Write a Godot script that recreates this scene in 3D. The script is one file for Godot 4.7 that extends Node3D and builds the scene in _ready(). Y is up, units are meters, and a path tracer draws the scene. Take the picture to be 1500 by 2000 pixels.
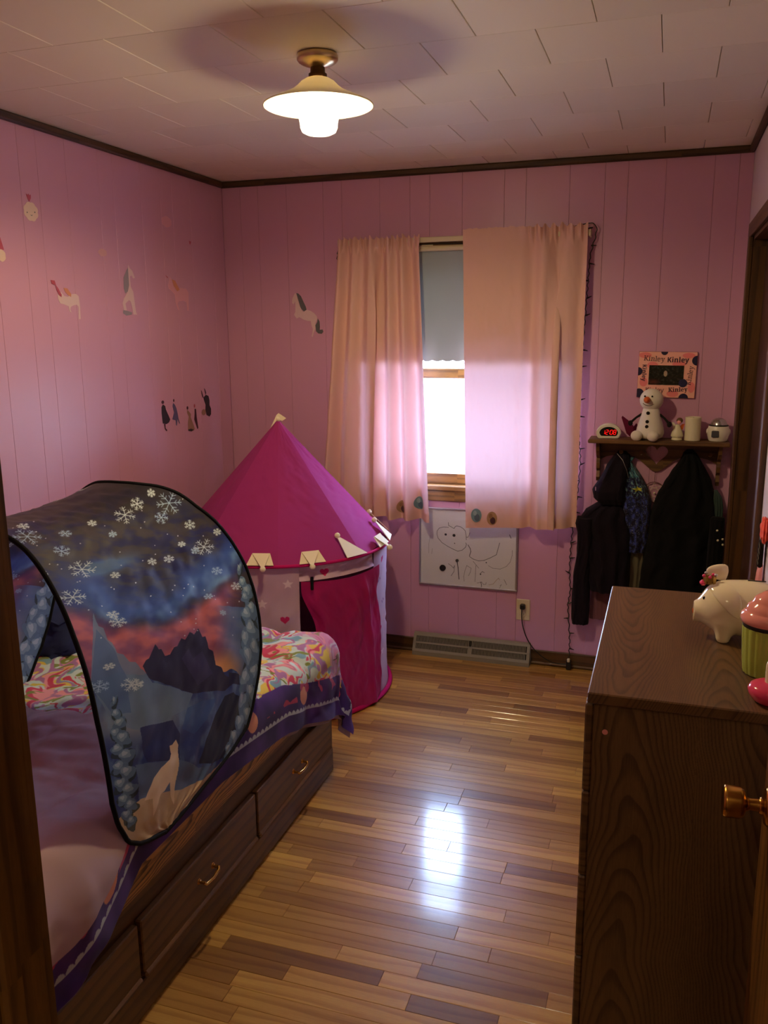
extends Node3D
# A child's pink bedroom seen from its doorway.  x right, y up, z towards the viewer; the eye stands at x = 0, z = 0.
const XL := -2.255   # left wall
const XR := 0.296    # right wall
const ZB := -4.166   # window wall
const ZE := -0.68    # room face of the doorway wall
const H := 2.44      # ceiling
const TAUH := PI / 2

var M := {}
var rng := RandomNumberGenerator.new()
var taken := {}

# ------------------------------------------------------------------ mesh builder
class B:
	var V := PackedVector3Array()
	var N := PackedVector3Array()
	var U := PackedVector2Array()
	var C := PackedColorArray()
	var I := PackedInt32Array()
	var grain := 0
	var us := 1.0
	var uo := Vector2.ZERO
	var tint := Color.WHITE
	func put(p: Vector3, n: Vector3, uv: Vector2) -> int:
		V.append(p); N.append(n); U.append(uv); C.append(tint)
		return V.size() - 1
	func box_uv(p: Vector3, n: Vector3) -> Vector2:
		var a := n.abs()
		var k := 0 if a.x >= a.y and a.x >= a.z else (1 if a.y >= a.z else 2)
		var uv: Vector2
		if k == grain:
			uv = Vector2(p[(k + 1) % 3] * 0.3, p[(k + 2) % 3])
		else:
			uv = Vector2(p[grain], p[3 - k - grain])
		return uv * us + uo
	func face(pts: Array, inside: Vector3, uvs := []) -> void:
		var n: Vector3 = (pts[2] - pts[0]).cross(pts[1] - pts[0])
		if n.length() < 1e-12:
			n = (pts[3 % pts.size()] - pts[0]).cross(pts[1] - pts[0])
		n = n.normalized()
		var flip: bool = n.dot(pts[0] - inside) < 0.0
		if flip:
			n = -n
		var at := V.size()
		for i in pts.size():
			put(pts[i], n, uvs[i] if uvs.size() else box_uv(pts[i], n))
		for i in range(1, pts.size() - 1):
			I.append(at)
			if flip:
				I.append(at + i + 1); I.append(at + i)
			else:
				I.append(at + i); I.append(at + i + 1)
	# a chamfered box between two corners, optionally turned
	func box(lo: Vector3, hi: Vector3, b := 0.0, t := Transform3D.IDENTITY) -> B:
		var m := (lo + hi) * 0.5
		var q := (hi - lo) * 0.5
		var at := V.size()
		var cc := []
		b = minf(b, minf(q.x, minf(q.y, q.z)) * 0.98)
		if b <= 0.0:
			for k in 3:
				for s in [-1.0, 1.0]:
					var f := []
					for w in [[-1, -1], [1, -1], [1, 1], [-1, 1]]:
						var e := Vector3.ZERO
						e[k] = s * q[k]; e[(k + 1) % 3] = w[0] * q[(k + 1) % 3]; e[(k + 2) % 3] = w[1] * q[(k + 2) % 3]
						f.append(m + e)
					face(f, m)
		else:
			for k in 3:
				var k1 := (k + 1) % 3
				var k2 := (k + 2) % 3
				for s in [-1.0, 1.0]:
					var f := []
					for w in [[-1, -1], [1, -1], [1, 1], [-1, 1]]:
						var e := Vector3.ZERO
						e[k] = s * q[k]; e[k1] = w[0] * (q[k1] - b); e[k2] = w[1] * (q[k2] - b)
						f.append(m + e)
					face(f, m)
				for s1 in [-1.0, 1.0]:
					for s2 in [-1.0, 1.0]:
						var g := []
						for w in [[0, -1], [0, 1], [1, 1], [1, -1]]:
							var e := Vector3.ZERO
							e[k] = w[1] * (q[k] - b)
							e[k1] = s1 * (q[k1] - (b if w[0] == 0 else 0.0))
							e[k2] = s2 * (q[k2] - (0.0 if w[0] == 0 else b))
							g.append(m + e)
						face(g, m)
			for s0 in [-1.0, 1.0]:
				for s1 in [-1.0, 1.0]:
					for s2 in [-1.0, 1.0]:
						var s := Vector3(s0, s1, s2)
						var g := []
						for k in 3:
							var e := s * (q - Vector3(b, b, b))
							e[k] = s[k] * q[k]
							g.append(m + e)
						face(g, m)
		if t != Transform3D.IDENTITY:
			for i in range(at, V.size()):
				V[i] = t * V[i]
				N[i] = (t.basis * N[i]).normalized()
		return self
	# a smooth sheet: f(u, v) -> Vector3 for u, v in 0..1
	func grid(nu: int, nv: int, f: Callable, cu := false, cv := false, uvs := Vector2.ONE, uvo := Vector2.ZERO, flip := false) -> B:
		var at := V.size()
		var w := nv + 1
		for i in nu + 1:
			for j in nv + 1:
				var u := float(i) / nu
				var v := float(j) / nv
				put(f.call(u, v), Vector3.ZERO, Vector2(u, v) * uvs + uvo)
		for i in nu:
			for j in nv:
				var a := at + i * w + j
				var q := [a, a + w, a + w + 1, a + 1]
				if flip:
					q = [a, a + 1, a + w + 1, a + w]
				for t in [[q[0], q[1], q[2]], [q[0], q[2], q[3]]]:
					var n: Vector3 = (V[t[2]] - V[t[0]]).cross(V[t[1]] - V[t[0]])
					for k in t:
						I.append(k)
						N[k] += n
		if cu:
			for j in w:
				var s := N[at + j] + N[at + nu * w + j]
				N[at + j] = s; N[at + nu * w + j] = s
		if cv:
			for i in nu + 1:
				var s := N[at + i * w] + N[at + i * w + nv]
				N[at + i * w] = s; N[at + i * w + nv] = s
		for k in range(at, V.size()):
			N[k] = N[k].normalized() if N[k].length() > 1e-14 else Vector3.UP
		return self
	# turned shape about the y axis of t; profile of (radius, height), corners doubled where sharp
	func lathe(pr: Array, seg: int, t := Transform3D.IDENTITY, ribs := 0, rib := 0.0) -> B:
		var n := pr.size() - 1
		var f := func(u: float, v: float) -> Vector3:
			var p: Vector2 = pr[clampi(roundi(v * n), 0, n)]
			var a := u * TAU
			var r: float = p.x * (1.0 + (rib * absf(sin(a * ribs * 0.5)) if ribs else 0.0))
			return t * Vector3(cos(a) * r, p.y, sin(a) * r)
		return grid(seg, n, f, true, false, Vector2(1, 1), Vector2.ZERO, true)
	func ball(c: Vector3, r: Vector3, seg := 20, rows := 12, turn := Basis.IDENTITY) -> B:
		var f := func(u: float, v: float) -> Vector3:
			var a := u * TAU
			var b := (v - 0.5) * PI
			return c + turn * (Vector3(cos(a) * cos(b), sin(b), sin(a) * cos(b)) * r)
		return grid(seg, rows, f, true, false, Vector2(1, 1), Vector2.ZERO, true)
	# tube along points; r a number or an array of radii
	func tube(pts: Array, r, seg := 8, closed := false, cap := true) -> B:
		var fr := []
		var n := pts.size()
		var up := Vector3.UP
		for i in n:
			var d: Vector3 = (pts[(i + 1) % n] if closed else pts[mini(i + 1, n - 1)]) - (pts[(i - 1 + n) % n] if closed else pts[maxi(i - 1, 0)])
			d = d.normalized()
			if i == 0:
				up = Vector3.UP if absf(d.y) < 0.9 else Vector3.RIGHT
			var x := up.cross(d).normalized()
			up = d.cross(x).normalized()
			fr.append([x, up])
		var m := n if closed else n - 1
		var f := func(u: float, v: float) -> Vector3:
			var k := roundi(v * m)
			var kk := k % n
			var a := u * TAU
			var rr: float = r[kk] if r is Array else r
			return pts[kk] + (fr[kk][0] * cos(a) + fr[kk][1] * sin(a)) * rr
		grid(seg, m, f, true, closed, Vector2(1, n * 0.1), Vector2.ZERO, true)
		if cap and not closed:
			for e in [0, n - 1]:
				var ring := []
				for s in seg:
					var a := TAU * s / seg
					var rr: float = r[e] if r is Array else r
					ring.append(pts[e] + (fr[e][0] * cos(a) + fr[e][1] * sin(a)) * rr)
				face(ring, pts[1] if e == 0 else pts[n - 2])
		return self
	# a flat outline (2D) with thickness d along t's z axis (front face at z = d)
	func slab(poly: PackedVector2Array, d: float, t := Transform3D.IDENTITY, scale_uv := 1.0) -> B:
		var idx := Geometry2D.triangulate_polygon(poly)
		var ctr := Vector2.ZERO
		for p in poly:
			ctr += p / poly.size()
		for z in [0.0, d]:
			var n: Vector3 = (t.basis * Vector3(0, 0, 1 if z > 0 else -1)).normalized()
			var at := V.size()
			for p in poly:
				put(t * Vector3(p.x, p.y, z), n, p * Vector2(1, -1) * scale_uv + uo)
			for k in range(0, idx.size(), 3):
				var a := at + idx[k]
				var b := at + idx[k + 1]
				var c := at + idx[k + 2]
				if (V[c] - V[a]).cross(V[b] - V[a]).dot(n) < 0:
					var s := b
					b = c
					c = s
				I.append(a); I.append(b); I.append(c)
		var cw := Geometry2D.is_polygon_clockwise(poly)
		for i in poly.size():
			var a := poly[i]
			var b := poly[(i + 1) % poly.size()]
			var o := (b - a).orthogonal() * (1.0 if cw else -1.0)
			var mid := (a + b) * 0.5 + o.normalized() * 0.01
			face([t * Vector3(a.x, a.y, 0), t * Vector3(b.x, b.y, 0), t * Vector3(b.x, b.y, d), t * Vector3(a.x, a.y, d)], t * Vector3(mid.x, mid.y, d * 0.5))
		return self
	func mesh() -> ArrayMesh:
		var a := []
		a.resize(Mesh.ARRAY_MAX)
		a[Mesh.ARRAY_VERTEX] = V; a[Mesh.ARRAY_NORMAL] = N; a[Mesh.ARRAY_TEX_UV] = U; a[Mesh.ARRAY_COLOR] = C; a[Mesh.ARRAY_INDEX] = I
		var m := ArrayMesh.new()
		m.add_surface_from_arrays(Mesh.PRIMITIVE_TRIANGLES, a)
		return m

# surface nets of a distance field
func nets(lo: Vector3, hi: Vector3, cell: float, fld: Callable) -> B:
	var b := B.new()
	var n := Vector3i(((hi - lo) / cell).ceil())
	var sx := n.x + 1
	var sy := n.y + 1
	var sz := n.z + 1
	var d := PackedFloat32Array()
	d.resize(sx * sy * sz)
	for k in sz:
		for j in sy:
			for i in sx:
				d[i + sx * (j + sy * k)] = fld.call(lo + Vector3(i, j, k) * cell)
	var id := {}
	var offs := [0, 1, sx, sx + 1, sx * sy, sx * sy + 1, sx * sy + sx, sx * sy + sx + 1]
	for k in n.z:
		for j in n.y:
			for i in n.x:
				var o := i + sx * (j + sy * k)
				var s := 0
				for q in 8:
					if d[o + offs[q]] < 0:
						s += 1
				if s == 0 or s == 8:
					continue
				var p := Vector3.ZERO
				var c := 0
				for e in [[0, 1], [2, 3], [4, 5], [6, 7], [0, 2], [1, 3], [4, 6], [5, 7], [0, 4], [1, 5], [2, 6], [3, 7]]:
					var v0 := d[o + offs[e[0]]]
					var v1 := d[o + offs[e[1]]]
					if (v0 < 0) != (v1 < 0):
						var t := v0 / (v0 - v1)
						var c0 := Vector3(e[0] & 1, (e[0] >> 1) & 1, e[0] >> 2)
						var c1 := Vector3(e[1] & 1, (e[1] >> 1) & 1, e[1] >> 2)
						p += c0.lerp(c1, t)
						c += 1
				p = lo + (Vector3(i, j, k) + p / c) * cell
				var g := Vector3(fld.call(p + Vector3(0.001, 0, 0)) - fld.call(p - Vector3(0.001, 0, 0)), fld.call(p + Vector3(0, 0.001, 0)) - fld.call(p - Vector3(0, 0.001, 0)), fld.call(p + Vector3(0, 0, 0.001)) - fld.call(p - Vector3(0, 0, 0.001)))
				id[o] = b.put(p, g.normalized(), Vector2(p.x, p.y))
	for k in range(1, n.z):
		for j in range(1, n.y):
			for i in range(1, n.x):
				var o := i + sx * (j + sy * k)
				for ax in 3:
					var step: int = [1, sx, sx * sy][ax]
					if (d[o] < 0) == (d[o + step] < 0):
						continue
					var s1: int = [sx, sx * sy, 1][ax]
					var s2: int = [sx * sy, 1, sx][ax]
					var q := [o - s1 - s2, o - s2, o, o - s1]
					if not (id.has(q[0]) and id.has(q[1]) and id.has(q[2]) and id.has(q[3])):
						continue
					for t in [[0, 1, 2], [0, 2, 3]]:
						var a: int = id[q[t[0]]]
						var e: int = id[q[t[1]]]
						var f: int = id[q[t[2]]]
						if (b.V[f] - b.V[a]).cross(b.V[e] - b.V[a]).dot(b.N[a] + b.N[e] + b.N[f]) < 0:
							var sw := e
							e = f
							f = sw
						b.I.append(a); b.I.append(e); b.I.append(f)
	return b

func smin(a: float, b: float, k: float) -> float:
	var x := maxf(k - absf(a - b), 0.0) / k
	return minf(a, b) - x * x * k * 0.25

func capsule(p: Vector3, a: Vector3, b: Vector3, ra: float, rb: float) -> float:
	var t := clampf((p - a).dot(b - a) / (b - a).length_squared(), 0, 1)
	return p.distance_to(a.lerp(b, t)) - lerpf(ra, rb, t)

func ellip(p: Vector3, c: Vector3, r: Vector3) -> float:
	var q := (p - c) / r
	return (q.length() - 1.0) * minf(r.x, minf(r.y, r.z))

# ------------------------------------------------------------------ scene helpers
func numbered(called: String) -> String:
	if not taken.has(called):
		taken[called] = 0
		return called
	taken[called] += 1
	return "%s_%03d" % [called, taken[called]]

func part(parent: Node3D, called: String, b, mat: Material, at := Vector3.ZERO) -> MeshInstance3D:
	var o := MeshInstance3D.new()
	o.name = called
	o.mesh = b.mesh() if b is B else b
	o.material_override = mat
	o.position = at
	parent.add_child(o, true)
	return o

func thing(called: String, label: String, category: String, at := Vector3.ZERO, turn := 0.0, group := "") -> Node3D:
	var o := Node3D.new()
	o.name = numbered(called)
	o.position = at
	o.rotation.y = turn
	o.set_meta("label", label)
	o.set_meta("category", category)
	if group:
		o.set_meta("group", group)
	add_child(o)
	return o

func solo(called: String, b: B, mat: Material, label: String, category: String, at := Vector3.ZERO, group := "") -> MeshInstance3D:
	var o := part(self, numbered(called), b, mat, at)
	o.set_meta("label", label)
	o.set_meta("category", category)
	if group:
		o.set_meta("group", group)
	return o

func struct(called: String, label: String, category: String, b = null, mat: Material = null) -> Node3D:
	var o: Node3D
	if b == null:
		o = Node3D.new()
		o.name = called
		add_child(o)
	else:
		o = part(self, called, b, mat)
	o.set_meta("kind", "structure")
	o.set_meta("label", label)
	o.set_meta("category", category)
	return o

func mat(called: String, c: Color, rough := 0.7, metal := 0.0, spec := 0.5) -> StandardMaterial3D:
	var m := StandardMaterial3D.new()
	m.resource_name = called
	m.albedo_color = c
	m.roughness = rough
	m.metallic = metal
	m.metallic_specular = spec
	M[called] = m
	return m

func cloth(called: String, c: Color, rim := 0.3, back := Color.BLACK) -> StandardMaterial3D:
	var m := mat(called, c, 0.9, 0.0, 0.3)
	if rim > 0:
		m.rim_enabled = true
		m.rim = rim
		m.rim_tint = 0.5
	if back != Color.BLACK:
		m.backlight_enabled = true
		m.backlight = back
	return m

func rgb8(r: int, g: int, b: int) -> Color:
	return Color8(r, g, b)

func fnoise(sd: int, freq: float, oct := 3) -> FastNoiseLite:
	var n := FastNoiseLite.new()
	n.seed = sd
	n.noise_type = FastNoiseLite.TYPE_SIMPLEX_SMOOTH
	n.frequency = freq
	n.fractal_octaves = oct
	return n

func paint(w: int, h: int, f: Callable) -> Image:
	var d := PackedByteArray()
	d.resize(w * h * 3)
	var k := 0
	for y in h:
		for x in w:
			var c: Color = f.call((x + 0.5) / w, (y + 0.5) / h)
			d[k] = clampi(int(c.r * 255.0), 0, 255)
			d[k + 1] = clampi(int(c.g * 255.0), 0, 255)
			d[k + 2] = clampi(int(c.b * 255.0), 0, 255)
			k += 3
	return Image.create_from_data(w, h, false, Image.FORMAT_RGB8, d)

func tex(im: Image) -> ImageTexture:
	return ImageTexture.create_from_image(im)

func noise_tex(sd: int, size: int, freq: float, oct := 3) -> NoiseTexture2D:
	var t := NoiseTexture2D.new()
	t.width = size
	t.height = size
	t.seamless = true
	t.noise = fnoise(sd, freq, oct)
	return t

func relief(m: StandardMaterial3D, t: Texture2D, amount: float, scale := Vector3.ONE, tri := true) -> void:
	m.heightmap_enabled = true
	m.heightmap_texture = t
	m.heightmap_scale = amount
	if tri:
		m.uv1_triplanar = true
		m.uv1_scale = scale

func frame_at(o: Vector3, x: Vector3, y: Vector3) -> Transform3D:
	return Transform3D(Basis(x, y, x.cross(y)), o)

func pv(a: Array) -> PackedVector2Array:
	var p := PackedVector2Array()
	for i in range(0, a.size(), 2):
		p.append(Vector2(a[i], a[i + 1]))
	return p

func oval(rx: float, ry: float, n := 24, c := Vector2.ZERO) -> PackedVector2Array:
	var p := PackedVector2Array()
	for i in n:
		p.append(c + Vector2(cos(TAU * i / n) * rx, sin(TAU * i / n) * ry))
	return p

func line_on(im: Image, a: Vector2, b: Vector2, w: float, c: Color, strength := 1.0) -> void:
	var lo := Vector2(minf(a.x, b.x) - w, minf(a.y, b.y) - w)
	var hi := Vector2(maxf(a.x, b.x) + w, maxf(a.y, b.y) + w)
	for y in range(maxi(0, int(lo.y)), mini(im.get_height(), int(hi.y) + 2)):
		for x in range(maxi(0, int(lo.x)), mini(im.get_width(), int(hi.x) + 2)):
			var p := Vector2(x + 0.5, y + 0.5)
			var t := clampf((p - a).dot(b - a) / maxf((b - a).length_squared(), 1e-6), 0, 1)
			var q := p.distance_to(a.lerp(b, t))
			var s := clampf(w * 0.5 + 0.5 - q, 0, 1) * strength
			if s > 0:
				im.set_pixel(x, y, im.get_pixel(x, y).lerp(c, s))

func path_on(im: Image, pts: Array, w: float, c: Color, strength := 1.0) -> void:
	for i in range(0, pts.size() - 2, 2):
		line_on(im, Vector2(pts[i], pts[i + 1]), Vector2(pts[i + 2], pts[i + 3]), w, c, strength)

func fill_on(im: Image, poly: PackedVector2Array, c: Color, strength := 1.0) -> void:
	var lo := poly[0]
	var hi := poly[0]
	for p in poly:
		lo = lo.min(p)
		hi = hi.max(p)
	for y in range(maxi(0, int(lo.y)), mini(im.get_height(), int(hi.y) + 1)):
		for x in range(maxi(0, int(lo.x)), mini(im.get_width(), int(hi.x) + 1)):
			if Geometry2D.is_point_in_polygon(Vector2(x + 0.5, y + 0.5), poly):
				im.set_pixel(x, y, im.get_pixel(x, y).lerp(c, strength))

func _ready() -> void:
	rng.seed = 7
	camera_and_light()
	materials()
	shell()
	window_wall_things()
	ceiling_lamp()
	bed()
	castle()
	wall_decals()
	shelf_and_coats()
	dresser()
	doorway()

func camera_and_light() -> void:
	var cam := Camera3D.new()
	cam.name = "camera"
	cam.fov = 62.05
	cam.near = 0.02
	cam.position = Vector3(0, 1.675, 0)
	cam.rotation_degrees = Vector3(-11.919, 18.363, -0.4993)
	add_child(cam)
	cam.current = true
	var env := Environment.new()
	env.background_mode = Environment.BG_SKY
	var sm := ProceduralSkyMaterial.new()
	sm.sky_top_color = Color(0.68, 0.80, 1.0)
	sm.sky_horizon_color = Color(0.80, 0.89, 1.0)
	sm.ground_bottom_color = Color(0.74, 0.84, 1.0)
	sm.ground_horizon_color = Color(0.80, 0.89, 1.0)
	sm.sun_angle_max = 1.0
	var sky := Sky.new()
	sky.sky_material = sm
	env.sky = sky
	env.background_energy_multiplier = 72.0
	env.ambient_light_source = Environment.AMBIENT_SOURCE_DISABLED
	env.tonemap_mode = Environment.TONE_MAPPER_LINEAR
	env.tonemap_exposure = 0.7
	env.sdfgi_enabled = true
	env.ssao_enabled = true
	env.ssil_enabled = true
	var we := WorldEnvironment.new()
	we.name = "world"
	we.environment = env
	add_child(we)

# wood grain: u runs along the grain; cath > 0 draws arches of flat-sawn grain, that many side by side
func wood_image(w: int, h: int, base: Color, dark: Color, rings: float, cath: int, sd: int, contrast := 1.0) -> Image:
	var n1 := fnoise(sd, 1.0, 3)
	var n2 := fnoise(sd + 1, 1.0, 2)
	var f := func(u: float, v: float) -> Color:
		var wv := n1.get_noise_2d(u * 3.0, v * 4.0)
		var t: float
		if cath > 0:
			var s := v * cath
			var k := floorf(s)
			var y := s - k - 0.5 + n1.get_noise_2d(u * 1.6, k * 3.0) * 0.16 + 0.1 * sin(k * 5.3)
			t = y * y * 3.4 + (u if int(k) % 2 == 0 else 1.0 - u) * 1.0 + wv * 0.05 + k * 0.37
		else:
			t = v + n1.get_noise_2d(u * 0.9, v * 5.0) * 0.03
		var r := t * rings
		r -= floorf(r)
		var line := smoothstep(0.45, 0.9, r) * (1.0 - smoothstep(0.93, 1.0, r))
		var fine := n2.get_noise_2d(u * 9.0, v * 260.0) * 0.5 + n2.get_noise_2d(u * 40.0, v * 700.0) * 0.35
		var broad := n1.get_noise_2d(u * 1.3 + 9.0, v * 7.0) * 0.35
		return base.lerp(dark, clampf((line * 0.62 + fine * 0.4 + broad + 0.12) * contrast, 0, 1))
	return paint(w, h, f)

func wood(called: String, im: Texture2D, tint: Color, rough: float, coat := 0.0) -> StandardMaterial3D:
	var m := mat(called, tint, rough)
	m.albedo_texture = im
	if coat > 0:
		m.clearcoat_enabled = true
		m.clearcoat = coat
		m.clearcoat_roughness = 0.12
	return m

func materials() -> void:
	var weave := noise_tex(5, 256, 0.25, 2)
	# painted panelling
	var p := mat("pink_paint", rgb8(203, 150, 178), 0.36, 0.0, 0.45)
	p = mat("lavender_paint", rgb8(214, 200, 214), 0.5)
	p = mat("hall_paint", rgb8(190, 170, 140), 0.7)
	p = mat("plaster", rgb8(205, 195, 180), 0.8)
	for k in 4:
		var tone := [1.0, 0.985, 0.97, 0.99][k] as float
		p = mat("tile_%d" % k, Color(0.95 * tone, 0.93 * tone, 0.86 * tone), 0.55, 0.0, 0.5)
	# woods
	var oak := tex(wood_image(1024, 768, rgb8(220, 176, 92), rgb8(164, 112, 48), 30.0, 0, 21, 0.7))
	var tones := [[232, 226, 214], [208, 198, 182], [186, 170, 150], [244, 238, 226], [166, 148, 128], [220, 212, 198], [198, 184, 166], [156, 138, 118]]
	var scratch := noise_tex(31, 512, 0.02, 4)
	for k in tones.size():
		var c: Array = tones[k]
		var m := wood("oak_%d" % k, oak, rgb8(c[0], c[1], c[2]), 0.36)
		m.clearcoat_enabled = true
		m.clearcoat = 0.9
		m.clearcoat_roughness = 0.12
		m.heightmap_enabled = true
		m.heightmap_texture = scratch
		m.heightmap_scale = 0.03
	var brown := tex(wood_image(1024, 512, rgb8(126, 100, 66), rgb8(70, 52, 34), 12.0, 3, 41, 0.9))
	wood("laminate", brown, rgb8(235, 225, 215), 0.42)
	wood("laminate_top", brown, rgb8(222, 206, 190), 0.34)
	var ply := tex(wood_image(1024, 256, rgb8(206, 158, 84), rgb8(66, 42, 18), 9.0, 1, 51, 1.2))
	wood("plywood_rail", ply, rgb8(235, 215, 190), 0.4)
	var plain := tex(wood_image(512, 512, rgb8(132, 98, 54), rgb8(74, 50, 26), 26.0, 0, 61, 0.9))
	wood("bed_wood", plain, rgb8(215, 200, 185), 0.45)
	wood("trim_wood", plain, rgb8(180, 165, 145), 0.45)
	wood("crown_wood", plain, rgb8(150, 140, 122), 0.6)
	wood("door_wood", plain, rgb8(245, 228, 176), 0.4)
	wood("closet_wood", plain, rgb8(150, 120, 95), 0.5)
	wood("window_wood", plain, rgb8(255, 245, 220), 0.4)
	wood("shelf_wood", plain, rgb8(225, 212, 196), 0.55)
	# metals, plastics, ceramics
	mat("brass", rgb8(200, 178, 132), 0.28, 1.0)
	mat("knob_brass", rgb8(190, 140, 66), 0.25, 1.0)
	mat("dark_brass", rgb8(96, 74, 44), 0.4, 1.0)
	cloth("enamel", rgb8(240, 236, 226), 0.0, Color(0.5, 0.48, 0.42)).roughness = 0.3
	mat("vent_metal", rgb8(140, 132, 118), 0.5)
	mat("vent_dark", rgb8(36, 32, 28), 0.8)
	mat("ivory", rgb8(215, 200, 165), 0.45)
	mat("black_plastic", rgb8(20, 18, 18), 0.4)
	mat("grey_rubber", rgb8(70, 70, 76), 0.6)
	mat("aluminium", rgb8(175, 170, 172), 0.35, 0.85)
	mat("white_plastic", rgb8(228, 222, 205), 0.35)
	mat("silver", rgb8(190, 188, 186), 0.22, 0.9)
	mat("glaze_white", rgb8(240, 226, 196), 0.12)
	mat("glaze_green", rgb8(176, 190, 84), 0.1)
	mat("glaze_pink", rgb8(238, 150, 140), 0.1)
	mat("glaze_rose", rgb8(226, 66, 104), 0.15)
	mat("wax", rgb8(226, 216, 186), 0.5)
	mat("gold_leaf", rgb8(190, 160, 90), 0.3, 0.9)
	mat("gem_pink", rgb8(226, 60, 110), 0.15)
	mat("wire_green", rgb8(20, 24, 22), 0.55)
	mat("bulb_clear", rgb8(48, 40, 46), 0.2)
	mat("snow", rgb8(245, 247, 250), 0.9)  # white of the unseen ground outside the window
	var g := mat("glass", Color(0.95, 0.98, 1.0, 0.06), 0.02)
	g.transparency = BaseMaterial3D.TRANSPARENCY_ALPHA
	var e := mat("lamp_glow", rgb8(255, 240, 214), 0.4)
	e.emission_enabled = true
	e.emission = Color(1.0, 0.92, 0.78)
	e.emission_energy_multiplier = 6.0
	e = mat("red_led", rgb8(255, 30, 30), 0.4)
	e.emission_enabled = true
	e.emission = Color(1.0, 0.04, 0.05)
	e.emission_energy_multiplier = 1.6
	# cloth
	var c := cloth("curtain", rgb8(232, 188, 176), 0.2, Color(0.40, 0.315, 0.32))
	relief(c, weave, 0.05, Vector3(14, 14, 14))
	cloth("shade_cloth", rgb8(158, 164, 160), 0.0, Color(0.065, 0.07, 0.065))
	cloth("castle_roof", rgb8(162, 50, 118), 0.2, Color(0.26, 0.07, 0.2))
	cloth("castle_flap", rgb8(168, 26, 92), 0.3, Color(0.12, 0.01, 0.06))
	M.castle_flap.roughness = 0.5
	cloth("castle_trim", rgb8(190, 20, 100), 0.1)
	cloth("felt_white", rgb8(244, 230, 200), 0.4)
	cloth("hem_dark", rgb8(16, 16, 22), 0.1)
	cloth("plush_white", rgb8(226, 216, 204), 0.6)
	cloth("plush_dark", rgb8(30, 24, 22), 0.3)
	cloth("plush_orange", rgb8(206, 98, 40), 0.3)
	cloth("jacket_plum", rgb8(24, 16, 28), 0.25)
	cloth("coat_black", rgb8(12, 11, 12), 0.15)
	cloth("cloth_grey", rgb8(104, 96, 78), 0.2)
	cloth("cloth_teal", rgb8(54, 70, 64), 0.2)
	cloth("cloth_coral", rgb8(236, 96, 82), 0.4)
	cloth("cloth_rose", rgb8(240, 160, 160), 0.4)
	cloth("cloth_mauve", rgb8(120, 78, 84), 0.2)
	cloth("wing_wine", rgb8(104, 24, 56), 0.3)
	for m in ["coat_black", "jacket_plum", "plush_white"]:
		relief(M[m], weave, 0.06, Vector3(8, 8, 8))

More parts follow.
